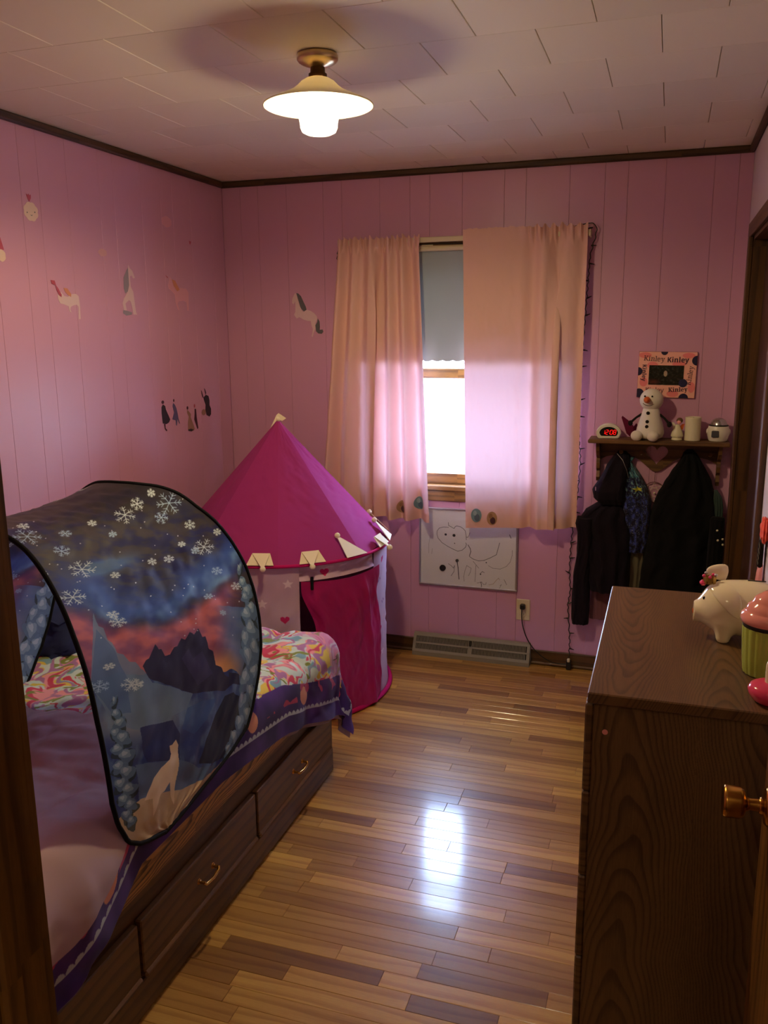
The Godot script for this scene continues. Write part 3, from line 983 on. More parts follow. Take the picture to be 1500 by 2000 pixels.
	for i in range(1, cv.point_count - 1):
		var d: Vector3 = (sp[i + 1] - sp[i - 1]) * 0.12
		cv.set_point_in(i, -d)
		cv.set_point_out(i, d)
	var wp := Array(cv.tessellate_even_length(5, 0.015))
	for i in wp.size():
		wp[i] += Vector3(0.003 * sin(i * 1.7), 0, 0.0015 * sin(i * 2.3))
	part(t, "wire", B.new().tube(wp, 0.0024, 6), M.wire_green)
	var bulb := B.new().lathe([Vector2(0.0028, 0), Vector2(0.0036, 0.002), Vector2(0.0036, 0.012), Vector2(0.0026, 0.013), Vector2(0.0024, 0.02), Vector2(0.0, 0.027)], 8).mesh()
	var ln := cv.get_baked_length()
	var k := 0
	var s := 0.04
	while s < ln - 0.05:
		var p := cv.sample_baked(s)
		if p.x > -0.45 or p.x < -1.55:
			var o := part(t, "bulb", bulb, M.bulb_clear, p)
			o.rotation = Vector3(0.25 * sin(k * 2.1), 0, (-1.45 if (k * 7) % 3 != 0 else 1.4) + 0.35 * sin(k * 1.3))
		s += 0.078
		k += 1
	part(t, "connector", B.new().box(Vector3(-0.408, 0.001, ZB + 0.032), Vector3(-0.384, 0.055, ZB + 0.054), 0.005), M.black_plastic)
	part(t, "white_tag", B.new().box(Vector3(-0.403, 0.045, ZB + 0.040), Vector3(-0.389, 0.062, ZB + 0.058), 0.003), M.white_plastic)

func ceiling_lamp() -> void:
	var t := thing("ceiling_lamp", "glowing ceiling lamp with a wide white shade and brass mount", "lamp", Vector3(-0.985, H, -2.41))
	part(t, "canopy", B.new().lathe([Vector2(0, -0.001), Vector2(0.055, -0.001), Vector2(0.058, -0.006), Vector2(0.058, -0.016), Vector2(0.053, -0.022), Vector2(0.046, -0.026), Vector2(0.036, -0.030), Vector2(0.026, -0.034), Vector2(0.02, -0.036)], 40), M.brass)
	part(t, "neck", B.new().lathe([Vector2(0.02, -0.034), Vector2(0.021, -0.05), Vector2(0.026, -0.053), Vector2(0.026, -0.06), Vector2(0.022, -0.064)], 32), M.dark_brass)
	part(t, "shade", B.new().lathe([Vector2(0.022, -0.062), Vector2(0.034, -0.066), Vector2(0.048, -0.074), Vector2(0.060, -0.086), Vector2(0.076, -0.098), Vector2(0.105, -0.112), Vector2(0.135, -0.124), Vector2(0.156, -0.134), Vector2(0.157, -0.137), Vector2(0.154, -0.138), Vector2(0.130, -0.128), Vector2(0.100, -0.117), Vector2(0.074, -0.104), Vector2(0.058, -0.092), Vector2(0.046, -0.080), Vector2(0.032, -0.072), Vector2(0.02, -0.068)], 56), M.enamel)
	part(t, "globe", B.new().lathe([Vector2(0.030, -0.074), Vector2(0.044, -0.086), Vector2(0.058, -0.104), Vector2(0.066, -0.130), Vector2(0.064, -0.150), Vector2(0.057, -0.166), Vector2(0.054, -0.182), Vector2(0.053, -0.194), Vector2(0.048, -0.205), Vector2(0.036, -0.211), Vector2(0.02, -0.213), Vector2(0.0, -0.2135)], 40), M.lamp_glow)
	var l := OmniLight3D.new()
	l.name = "lamp_light"
	l.position = Vector3(0, -0.192, 0)
	l.light_color = Color(1.0, 0.90, 0.68)
	l.light_energy = 0.34
	l.light_size = 0.045
	l.omni_range = 8.0
	l.omni_attenuation = 2.0
	l.shadow_enabled = true
	t.add_child(l)
	# the white shade throws most of the light down and sideways
	var d := SpotLight3D.new()
	d.name = "lamp_downlight"
	d.position = Vector3(0, -0.192, 0)
	d.rotation.x = -TAUH
	d.light_color = Color(1.0, 0.90, 0.68)
	d.light_energy = 1.15
	d.light_size = 0.045
	d.spot_angle = 89.0
	d.spot_angle_attenuation = 0.35
	d.spot_range = 8.0
	d.spot_attenuation = 2.0
	d.shadow_enabled = true
	t.add_child(d)

# ------------------------------------------------------------------ bed with its comforter and the pop-up tent on it
func table(t: float, a: Array) -> float:
	for i in a.size() - 1:
		if t <= a[i + 1][0]:
			var s := clampf((t - a[i][0]) / (a[i + 1][0] - a[i][0]), 0, 1)
			return lerpf(a[i][1], a[i + 1][1], s)
	return a[a.size() - 1][1]

func comforter_image() -> Image:
	var n1 := fnoise(101, 1.0, 3)
	var n2 := fnoise(102, 1.0, 2)
	var n3 := fnoise(103, 1.0, 2)
	var purple := rgb8(84, 52, 132)
	var f := func(u: float, v: float) -> Color:
		var du := (1.0 - u) * 1.35      # metres from the side edge
		var dv := (1.0 - v) * 2.25      # metres from the foot edge
		var d := minf(du, dv)
		var al := v * 2.25 if du < dv else u * 1.35
		var x := u * 1.35
		var y := v * 2.25
		var c: Color
		if d < 0.155 + 0.02 * n1.get_noise_2d(al * 3.0, 2.0) and not (dv > 1.35 and d > 0.11):
			c = purple.lerp(rgb8(52, 34, 92), clampf(0.5 + n1.get_noise_2d(x * 5.0, y * 5.0), 0, 1))
			var w := fposmod(al, 0.028) - 0.014
			var ed := 0.062 + sqrt(maxf(0.0, 0.014 * 0.014 - w * w))
			if d < ed and d > 0.060:
				c = rgb8(186, 196, 206)
			for k in 7:
				var pp := Vector2(fposmod(al, 0.37) - 0.19, d - 0.118)
				if k == 0 and pp.length() < 0.034:
					c = rgb8(222, 150, 120)
			if d > 0.10 and n2.get_noise_2d(x * 9.0, y * 9.0) > 0.34:
				c = rgb8(190, 70, 110)
		elif dv > 1.15:
			c = rgb8(224, 194, 196).lerp(rgb8(190, 164, 178), clampf(0.5 + 0.9 * n1.get_noise_2d(x * 2.2, y * 2.2), 0, 1))
			if n2.get_noise_2d(x * 1.7 + 4.0, y * 2.6) > 0.42:
				c = rgb8(190, 90, 80)
		else:
			var wx := x + 0.05 * n3.get_noise_2d(x * 9.0, y * 9.0)
			var wy := y + 0.05 * n3.get_noise_2d(x * 9.0 + 20.0, y * 9.0)
			var a := n1.get_noise_2d(wx * 7.0 + wy * 4.0, wy * 6.0)
			var b := n2.get_noise_2d(wx * 14.0 - wy * 9.0, wy * 7.0 + 3.0)
			var e := n3.get_noise_2d(wx * 18.0 + wy * 12.0, wy * 6.0 + 11.0)
			c = rgb8(208, 226, 224)
			c = c.lerp(rgb8(240, 158, 166), smoothstep(0.14, 0.22, a))
			c = c.lerp(rgb8(228, 202, 90), smoothstep(0.26, 0.34, b))
			c = c.lerp(rgb8(206, 70, 100), smoothstep(0.30, 0.38, e))
			c = c.lerp(rgb8(128, 170, 194), smoothstep(-0.26, -0.34, a))
			c = c.lerp(rgb8(130, 144, 70), smoothstep(-0.40, -0.48, b))
			c = c.lerp(rgb8(176, 120, 170), smoothstep(-0.30, -0.40, e))
			if dv > 0.155 and dv < 0.36 and n1.get_noise_2d(x * 4.0, 7.0) > -0.25:
				c = c.lerp(rgb8(206, 136, 186), 0.75 if e > -0.1 else 0.3)
		return c
	return paint(512, 1024, f)

# The tent's print, painted flat on its own sheet: 580 x 730 units, far hoop on the right, mattress edge at the bottom.
const SHEET := Vector2(580, 730)

func sheet_uv(t: float, a: float) -> Vector2:
	# where a point of the arch (t up from the mattress edge, a from near to far hoop) lies on the printed sheet
	var n := Vector2(table(t, [[0.028, 345.0], [0.05, 332.0], [0.08, 310.0], [0.12, 295.0], [0.14, 286.0], [0.2, 276.0], [0.31, 263.0], [0.45, 247.0], [0.59, 230.0], [0.74, 204.0], [0.87, 182.0], [0.98, 161.0], [1.11, 132.0], [1.21, 107.0], [1.31, 82.0], [1.58, 20.0]]), table(t, [[0.028, 716.0], [0.05, 716.0], [0.08, 709.0], [0.12, 691.0], [0.14, 680.0], [0.2, 639.0], [0.31, 564.0], [0.45, 474.0], [0.59, 392.0], [0.74, 314.0], [0.87, 256.0], [0.98, 213.0], [1.11, 170.0], [1.21, 145.0], [1.31, 123.0], [1.58, 80.0]]))
	var f := Vector2(table(t, [[0.028, 350.0], [0.035, 415.0], [0.05, 471.0], [0.06, 504.0], [0.09, 541.0], [0.13, 550.0], [0.22, 562.0], [0.31, 567.0], [0.41, 566.0], [0.53, 557.0], [0.66, 539.0], [0.82, 510.0], [0.96, 478.0], [1.1, 442.0], [1.25, 406.0], [1.37, 370.0], [1.47, 325.0], [1.58, 290.0]]), table(t, [[0.028, 715.0], [0.035, 661.0], [0.05, 590.0], [0.06, 545.0], [0.09, 490.0], [0.13, 454.0], [0.22, 386.0], [0.31, 332.0], [0.41, 278.0], [0.53, 228.0], [0.66, 177.0], [0.82, 127.0], [0.96, 89.0], [1.1, 58.0], [1.25, 33.0], [1.37, 21.0], [1.47, 19.0], [1.58, 20.0]]))
	return n.lerp(f, a) / SHEET

func tent_image() -> Image:
	var n1 := fnoise(201, 1.0, 4)
	var n2 := fnoise(202, 1.0, 3)
	var n3 := fnoise(203, 1.0, 2)
	var f := func(u: float, v: float) -> Color:
		var x := u * SHEET.x
		var y := v * SHEET.y
		var w := n1.get_noise_2d(x * 0.008, y * 0.008)
		# night sky with slanting streaks
		var c := rgb8(62, 56, 66).lerp(rgb8(34, 36, 86), clampf(n2.get_noise_2d((x + y * 1.4) * 0.012, (y - x * 0.35) * 0.03) * 2.2 + 0.35, 0, 1))
		c = c.lerp(rgb8(26, 22, 30), smoothstep(110.0, 10.0, y) * 0.75)
		# swirling blue light
		var yc := 205.0 + 55.0 * sin((x - 210.0) / 78.0) - 0.10 * (x - 300.0) + 40.0 * w
		var au := exp(-pow((y - yc) / 42.0, 2.0)) * smoothstep(130.0, 230.0, x)
		c = c.lerp(rgb8(60, 92, 178), clampf(au * 0.95, 0, 1))
		var yc2 := yc + 14.0 + 20.0 * n2.get_noise_2d(x * 0.01, 4.0)
		c = c.lerp(rgb8(126, 172, 230), clampf(exp(-pow((y - yc2) / 15.0, 2.0)) * (0.45 + 0.9 * n2.get_noise_2d(x * 0.015, y * 0.01)) * smoothstep(190.0, 260.0, x), 0, 0.85))
		c = c.lerp(rgb8(96, 146, 214), clampf(exp(-pow((y - 170.0 + 0.25 * (x - 250.0)) / 16.0, 2.0)) * smoothstep(340.0, 240.0, x) * smoothstep(190.0, 240.0, x), 0, 0.6))
		# pink dusk over the peaks
		var pk := smoothstep(yc + 28.0, yc + 75.0, y + 26.0 * w) * smoothstep(440.0, 395.0, y)
		c = c.lerp(rgb8(206, 112, 124).lerp(rgb8(150, 84, 124), clampf(0.5 + 1.6 * n2.get_noise_2d(x * 0.013 + 7.0, y * 0.02), 0, 1)), clampf(pk, 0, 0.92) * smoothstep(545.0, 470.0, x))
		if x > 455.0 and y > 260.0 and y < 400.0:
			c = c.lerp(rgb8(92, 142, 204), 0.6 * smoothstep(455.0, 500.0, x))
			c = c.lerp(rgb8(240, 172, 112), smoothstep(340.0, 390.0, y) * smoothstep(530.0, 480.0, x) * 0.9)
		if y > 395.0 + 10.0 * n3.get_noise_1d(x * 0.02):
			# valley, lake and woods in shades of blue
			c = rgb8(70, 92, 150).lerp(rgb8(42, 62, 134), clampf(0.5 + 1.8 * n1.get_noise_2d(x * 0.012, y * 0.012), 0, 1))
			c = c.lerp(rgb8(150, 158, 176), clampf(exp(-Vector2((x - 310.0) / 70.0, (y - 480.0) / 40.0).length_squared()) * 1.1, 0, 0.75))
			c = c.lerp(rgb8(120, 160, 206), clampf(1.4 * n2.get_noise_2d(x * 0.03, y * 0.011), 0, 0.5))
		return c
	var im := paint(870, 1095, f)
	var k := 1.5
	var P := func(a: Array) -> PackedVector2Array:
		var o := PackedVector2Array()
		for i in range(0, a.size(), 2):
			o.append(Vector2(float(a[i]) + 60.0, float(a[i + 1]) - 930.0) * k)
		return o
	fill_on(im, P.call([172, 1196, 182, 1222, 190, 1226, 198, 1250, 206, 1256, 214, 1280, 226, 1284, 236, 1300, 247, 1300, 255, 1316, 262, 1322, 276, 1345, 350, 1372, 338, 1402, 262, 1440, 215, 1420, 176, 1340]), rgb8(112, 138, 178), 0.85)
	fill_on(im, P.call([178, 1228, 205, 1262, 232, 1330, 240, 1400, 212, 1400, 176, 1340]), rgb8(78, 108, 164), 0.7)
	fill_on(im, P.call([258, 1312, 264, 1300, 270, 1296, 281, 1268, 287, 1280, 292, 1279, 299, 1293, 308, 1291, 315, 1278, 322, 1275, 331, 1258, 338, 1262, 347, 1247, 356, 1252, 366, 1238, 373, 1256, 380, 1254, 386, 1278, 394, 1284, 400, 1312, 410, 1316, 418, 1332, 428, 1334, 438, 1346, 420, 1362, 350, 1372, 300, 1352, 270, 1336]), rgb8(42, 38, 80))
	fill_on(im, P.call([330, 1300, 345, 1278, 352, 1300, 372, 1284, 392, 1330, 360, 1356]), rgb8(56, 50, 100), 0.8)
	fill_on(im, P.call([428, 1325, 452, 1326, 455, 1345, 430, 1348]), rgb8(36, 38, 84))
	fill_on(im, P.call([420, 1372, 440, 1362, 458, 1370, 462, 1400, 450, 1440, 434, 1480, 400, 1500, 372, 1505, 380, 1460, 400, 1410]), rgb8(22, 28, 60), 0.9)
	fill_on(im, P.call([255, 1432, 310, 1424, 326, 1450, 330, 1500, 268, 1500, 258, 1470]), rgb8(34, 40, 104), 0.75)
	fill_on(im, P.call([340, 1400, 372, 1385, 400, 1380, 380, 1420, 356, 1450, 330, 1440]), rgb8(60, 96, 170), 0.6)
	fill_on(im, P.call([250, 1502, 330, 1500, 372, 1512, 410, 1500, 420, 1520, 350, 1570, 260, 1580]), rgb8(92, 118, 164), 0.9)
	fill_on(im, P.call([225, 1600, 262, 1568, 300, 1560, 340, 1552, 385, 1528, 420, 1498, 452, 1462, 470, 1440, 500, 1420, 480, 1480, 420, 1560, 340, 1640, 280, 1690, 220, 1690]), rgb8(206, 182, 154))
	fill_on(im, P.call([272, 1561, 282, 1531, 295, 1513, 310, 1498, 312, 1487, 307, 1472, 313, 1470, 319, 1461, 325, 1470, 328, 1509, 325, 1545, 327, 1578, 319, 1562, 312, 1541, 304, 1557, 298, 1562, 289, 1599, 283, 1570, 268, 1572]), rgb8(240, 220, 200))
	# snow-laden trees
	var clumps := [[464, 1112, 4, 14], [470, 1140, 8, 14], [480, 1158, 11, 16], [474, 1170, 8, 12], [488, 1192, 10, 20], [476, 1205, 11, 20], [486, 1232, 14, 24], [470, 1255, 10, 26], [492, 1270, 11, 26], [476, 1292, 13, 30], [492, 1318, 10, 26], [470, 1335, 13, 30], [486, 1358, 11, 26], [466, 1378, 12, 26], [480, 1400, 11, 22], [462, 1420, 11, 24], [450, 1448, 9, 20], [440, 1470, 8, 14],
		[212, 1374, 3, 12], [216, 1398, 6, 12], [222, 1418, 8, 13], [216, 1436, 7, 12], [228, 1448, 10, 15], [220, 1468, 9, 13], [234, 1482, 11, 15], [224, 1502, 10, 14], [237, 1514, 11, 15], [228, 1534, 10, 13], [242, 1546, 10, 14], [234, 1564, 9, 12], [246, 1576, 9, 12], [240, 1594, 8, 11], [250, 1606, 7, 10]]
	var r3 := RandomNumberGenerator.new()
	r3.seed = 33
	var blob := func(o: Vector2, rx: float, ry: float) -> PackedVector2Array:
		var q := PackedVector2Array()
		var tilt := r3.randf_range(-0.6, 0.6)
		var ph := r3.randf() * 6.0
		for i in 20:
			var an := TAU * i / 20.0
			var rr := 1.0 + 0.16 * sin(an * 3.0 + ph) + 0.08 * sin(an * 5.0 + ph * 2.0)
			q.append(o + Vector2(cos(an) * rx * rr, sin(an) * ry * rr).rotated(tilt))
		return q
	for c in clumps:
		var o := Vector2(float(c[0]) + 60.0, float(c[1]) - 930.0) * k
		fill_on(im, blob.call(o + Vector2(2, 7), (c[2] + 2) * k, (c[3] + 2) * k), rgb8(36, 56, 66), 0.75)
	for c in clumps:
		var o := Vector2(float(c[0]) + 60.0, float(c[1]) - 930.0) * k
		fill_on(im, blob.call(o, c[2] * k * 1.15, c[3] * k * 0.95), rgb8(96, 128, 172), 0.9)
		fill_on(im, blob.call(o + Vector2(-c[2] * 0.3, -c[3] * 0.35), c[2] * k * 0.8, c[3] * k * 0.55), rgb8(138, 168, 200), 0.8)
		fill_on(im, blob.call(o + Vector2(-c[2] * 0.5, -c[3] * 0.5), c[2] * k * 0.4, c[3] * k * 0.3), rgb8(186, 206, 222), 0.7)
	# snowflakes and stars
	var flakes := [[323, 980, 30], [226, 997, 24], [255, 977, 15], [302, 1005, 16], [362, 1022, 13], [388, 1068, 25], [368, 1074, 10], [420, 1040, 10], [148, 1106, 26], [108, 1070, 17], [137, 1165, 24], [214, 1217, 17], [188, 1342, 18], [240, 1345, 20], [278, 1092, 10], [412, 1117, 13], [453, 1148, 12], [312, 1088, 12], [46, 1045, 26], [40, 1018, 11], [248, 1345, 14], [110, 1032, 13], [160, 1010, 10], [205, 1200, 12], [390, 1170, 10], [290, 960, 9], [82, 1122, 12], [200, 1035, 9], [340, 1060, 9], [208, 1118, 10], [420, 1205, 8], [203, 1305, 10]]
	for q in flakes.size():
		var fl: Array = flakes[q]
		var ctr := Vector2(float(fl[0]) + 60.0, float(fl[1]) - 930.0) * k
		var rr := float(fl[2]) * k * 0.9
		var col := rgb8(204, 220, 232) if q % 3 else rgb8(164, 194, 230)
		var sq := Vector2(1.0, 0.72)
		for sidx in 6:
			var an := sidx * PI / 3.0 + q * 0.4
			var dir := Vector2(cos(an), sin(an)) * rr
			line_on(im, ctr, ctr + dir * sq, 2.6, col, 0.85)
			for w in [0.45, 0.75]:
				for sg in [-1.0, 1.0]:
					var d2 := Vector2(cos(an + sg * 0.9), sin(an + sg * 0.9)) * rr * 0.32
					line_on(im, ctr + dir * w * sq, ctr + (dir * w + d2) * sq, 2.2, col, 0.8)
	var r2 := RandomNumberGenerator.new()
	r2.seed = 15
	for q in 90:
		var ctr := Vector2(r2.randf_range(60, 540), r2.randf_range(40, 330)) * k
		fill_on(im, oval(2.2, 2.0, 8, ctr), rgb8(210, 216, 236), 0.8)
	return im

func bed() -> void:
	var X := -1.17
	var t := thing("captains_bed", "brown wooden captain's bed with drawers under the side rail", "bed", Vector3.ZERO)
	var z0 := -2.83
	var z1 := -0.80
	var b := B.new()
	b.grain = 2
	b.box(Vector3(-2.21, 0.0, z0), Vector3(X, 0.34, z1), 0.003)
	part(t, "carcass", b, M.bed_wood)
	b = B.new()
	b.grain = 2
	b.us = 0.5
	b.uo = Vector2(0.0, 0.02)
	b.box(Vector3(X - 0.02, 0.338, z0 - 0.004), Vector3(X + 0.018, 0.47, z1), 0.006)
	for i in b.U.size():
		b.U[i] = Vector2(-b.V[i].z * 1.1, (b.V[i].y - 0.33) / 0.15)
	part(t, "side_rail", b, M.plywood_rail)
	b = B.new()
	b.grain = 0
	b.box(Vector3(-2.21, 0.0, z0 - 0.018), Vector3(X + 0.004, 0.36, z0), 0.004)
	part(t, "foot_board", b, M.bed_wood)
	b = B.new()
	b.grain = 2
	b.box(Vector3(X - 0.01, 0.0, z0 - 0.004), Vector3(X + 0.012, 0.095, z1), 0.004)
	part(t, "plinth", b, M.bed_wood)
	for k in 3:
		var a: float = [-2.803, -2.172, -1.541][k]
		var dr := B.new()
		dr.grain = 2
		dr.uo = Vector2(0.3 * k, 0.21 * k)
		dr.box(Vector3(X, 0.122, a + 0.004), Vector3(X + 0.019, 0.268, a + 0.622), 0.003)
		dr.box(Vector3(X, 0.106, a + 0.004), Vector3(X + 0.026, 0.124, a + 0.622), 0.006)
		var d := part(t, "drawer", dr, M.bed_wood)
		var hz := a + 0.315
		var hb := B.new()
		for s in [-1.0, 1.0]:
			hb.lathe([Vector2(0, 0.004), Vector2(0.006, 0.004), Vector2(0.009, 0.0), Vector2(0.009, -0.001)], 14, Transform3D(Basis(Vector3.FORWARD, TAUH), Vector3(X + 0.019, 0.196, hz + s * 0.038)))
			hb.tube([Vector3(X + 0.019, 0.196, hz + s * 0.038), Vector3(X + 0.038, 0.195, hz + s * 0.038)], 0.004, 8)
		hb.tube([Vector3(X + 0.036, 0.197, hz - 0.040), Vector3(X + 0.040, 0.190, hz - 0.034), Vector3(X + 0.042, 0.187, hz), Vector3(X + 0.040, 0.190, hz + 0.034), Vector3(X + 0.036, 0.197, hz + 0.040)], 0.0048, 8)
		part(d, "handle", hb, M.knob_brass)
	# mattress
	solo("mattress", B.new().box(Vector3(-2.20, 0.341, z0 + 0.03), Vector3(X - 0.035, 0.535, z1), 0.03), M.felt_white, "white mattress lying on the captain's bed under the comforter", "mattress")
	# comforter
	var cm := cloth("comforter_print", Color.WHITE, 0.25)
	cm.albedo_texture = tex(comforter_image())
	var nz := fnoise(301, 1.0, 3)
	var hang := [[0.0, 0.26], [0.42, 0.24], [0.55, 0.20], [0.70, 0.12], [1.1, 0.12], [1.33, 0.15], [1.55, 0.18], [1.75, 0.24], [1.95, 0.30], [2.25, 0.30]]
	var puff := func(p: float, q: float) -> float:
		var s := absf(sin(p * 7.5)) * absf(sin(q * 7.0 + 0.6))
		return 0.030 * pow(s, 0.5) + 0.014 * nz.get_noise_2d(p * 6.0, q * 6.0)
	var cf := func(u: float, v: float) -> Vector3:
		var q := v * 2.25
		var hl := table(q, hang)
		var p := u * (1.035 + hl)
		var ex := maxf(0.0, p - 1.0)
		var ez := maxf(0.0, q - 1.95)
		var r := 0.055
		var dd := sqrt(ex * ex + ez * ez)
		var fi := atan2(ez, ex)
		var cn := sin(2.0 * fi) if dd > 0.0 else 0.0
		var an := minf(dd / r, TAUH)
		var over := maxf(0.0, dd - r * TAUH)
		var o := r * sin(an) + over * (0.16 * cn + 0.10 * cn * sin(fi * 9.0))
		var ox := o * cos(fi) if dd > 0.0 else 0.0
		var oz := o * sin(fi) if dd > 0.0 else 0.0
		var down := r * (1.0 - cos(an)) + over
		var pf: float = puff.call(p, q)
		var side := clampf(an / TAUH, 0, 1)
		var bulge := 0.045 * smoothstep(0.75, 0.35, q) * smoothstep(0.5, 0.95, p)
		var y := 0.545 - down + (pf + bulge) * (1.0 - side)
		var near := smoothstep(0.72, 0.45, q)
		var x := -2.198 + minf(p, 1.0) + ox + side * (pf * 0.6 * (near + smoothstep(1.5, 1.75, q)) + 0.012 * near)
		var z := -0.86 - minf(q, 1.95) - oz - side * pf * 0.5 * smoothstep(0.0, 0.05, ez)
		x += 0.010 * sin(q * 21.0) * smoothstep(0.10, 0.25, ex) * smoothstep(1.4, 1.7, q)
		return Vector3(x, maxf(y, 0.10), z)
	b = B.new()
	b.grid(90, 170, cf)
	for i in 91:
		for j in 171:
			var q := 2.25 * j / 170.0
			var tot := 1.035 + table(q, hang)
			b.U[i * 171 + j] = Vector2(1.0 - (1.0 - i / 90.0) * tot / 1.35, j / 170.0)
	var und := func(u: float, v: float) -> Vector3:
		return cf.call(0.80 + 0.2 * u, v) + Vector3(-0.012 if u > 0.1 else 0.0, -0.012, 0.010)
	var co := thing("comforter", "puffy comforter with a colourful print and purple scalloped border on the bed", "comforter")
	part(co, "printed_cover", b, cm)
	cloth("comforter_lining", rgb8(150, 120, 120), 0.2)
	part(co, "lining", B.new().grid(24, 170, und, false, false, Vector2.ONE, Vector2.ZERO, true), M.comforter_lining)
	# pop-up tent arching over the bed
	var zn := [[0.028, -1.66], [0.05, -1.56], [0.08, -1.51], [0.14, -1.48], [0.20, -1.47], [0.45, -1.475], [0.59, -1.485], [0.74, -1.492], [0.98, -1.51], [1.21, -1.53], [1.31, -1.535], [1.6, -1.54]]
	var zf := [[0.028, -1.66], [0.032, -1.74], [0.05, -1.89], [0.06, -1.99], [0.09, -2.11], [0.13, -2.15], [0.22, -2.21], [0.31, -2.25], [0.41, -2.27], [0.53, -2.28], [0.66, -2.278], [0.82, -2.26], [0.96, -2.24], [1.1, -2.21], [1.25, -2.20], [1.37, -2.18], [1.47, -2.15], [1.6, -2.14]]
	var arch := func(tt: float, v: float) -> Vector3:
		var m := minf(tt, PI - tt)
		var cc := cos(tt)
		var x := -1.55 + 0.412 * signf(cc) * pow(absf(cc), 0.8)
		var y := 0.40 + 0.84 * pow(maxf(sin(tt), 0.0), 0.8)
		var zz := lerpf(table(m, zn), table(m, zf), v)
		var sag := 0.026 * 4.0 * v * (1.0 - v) * smoothstep(0.25, 1.0, m)
		var wr := 0.006 * nz.get_noise_2d(tt * 7.0 + v * 4.0, v * 9.0 - tt * 5.0) * smoothstep(0.0, 0.12, v) * smoothstep(1.0, 0.88, v)
		var inn := Vector3(-1.55 - x, 0.45 - y, 0).normalized()
		return Vector3(x, y, zz) + inn * (sag + wr)
	var ts := func(u: float) -> float:
		# finer steps where the arch meets the mattress
		var s := u * 2.0 if u < 0.5 else 2.0 - u * 2.0
		var m := 0.028 + (TAUH - 0.028) * pow(s, 1.5)
		return m if u < 0.5 else PI - m
	var tf := func(u: float, v: float) -> Vector3:
		return arch.call(ts.call(u), v)
	b = B.new()
	b.grid(160, 44, tf)
	for i in 161:
		for j in 45:
			var a: float = ts.call(i / 160.0)
			b.U[i * 45 + j] = sheet_uv(minf(a, PI - a), j / 44.0)
	var tm := cloth("tent_print", Color.WHITE, 0.15, Color(0.10, 0.10, 0.12))
	tm.roughness = 0.5
	tm.albedo_texture = tex(tent_image())
	t = thing("bed_tent", "dark blue pop-up bed tent printed with snowflakes, mountains and a white wolf", "tent")
	part(t, "fabric", b, tm)
	# a blanket bunched up at the wall, beyond the tent
	var hb2 := func(u: float, v: float) -> Vector3:
		var a := u * TAU
		var rr := sqrt(sin(clampf(v, 0.0, 1.0) * PI * 0.5))
		var lump := 1.0 + 0.22 * nz.get_noise_2d(cos(a) * 2.0 + 5.0, sin(a) * 2.0 + v * 3.0)
		var y := 0.575 + 0.185 * cos(v * PI * 0.5) * (1.0 + 0.3 * nz.get_noise_2d(cos(a) * v * 4.0, sin(a) * v * 4.0 + 8.0))
		return Vector3(clampf(-2.08 + 0.20 * cos(a) * rr * lump, XL + 0.012, -1.7), y, -2.52 + 0.27 * sin(a) * rr * lump)
	cloth("blanket_navy", rgb8(46, 54, 96), 0.3)
	solo("blanket", B.new().grid(48, 20, hb2, true), M.blanket_navy, "dark blue blanket bunched up on the bed against the pink wall", "blanket")
	for v in [0.0, 1.0]:
		var pts := []
		for i in 121:
			pts.append(arch.call(ts.call(i / 120.0), v))
		part(t, "hoop", B.new().tube(pts, 0.006, 7), M.hem_dark)

# ------------------------------------------------------------------ pop-up castle
func star_poly(c: Vector2, r: float, sq := 1.0) -> PackedVector2Array:
	var p := PackedVector2Array()
	for i in 10:
		var a := -TAUH + i * PI / 5.0
		p.append(c + Vector2(cos(a) * sq, sin(a)) * (r if i % 2 == 0 else r * 0.45))
	return p

func heart_poly(c: Vector2, r: float, up := -1.0) -> PackedVector2Array:
	var p := PackedVector2Array()
	for i in 28:
		var a := TAU * i / 28.0
		p.append(c + Vector2(16.0 * pow(sin(a), 3.0), up * (13.0 * cos(a) - 5.0 * cos(2.0 * a) - 2.0 * cos(3.0 * a) - cos(4.0 * a))) * r / 16.0)
	return p

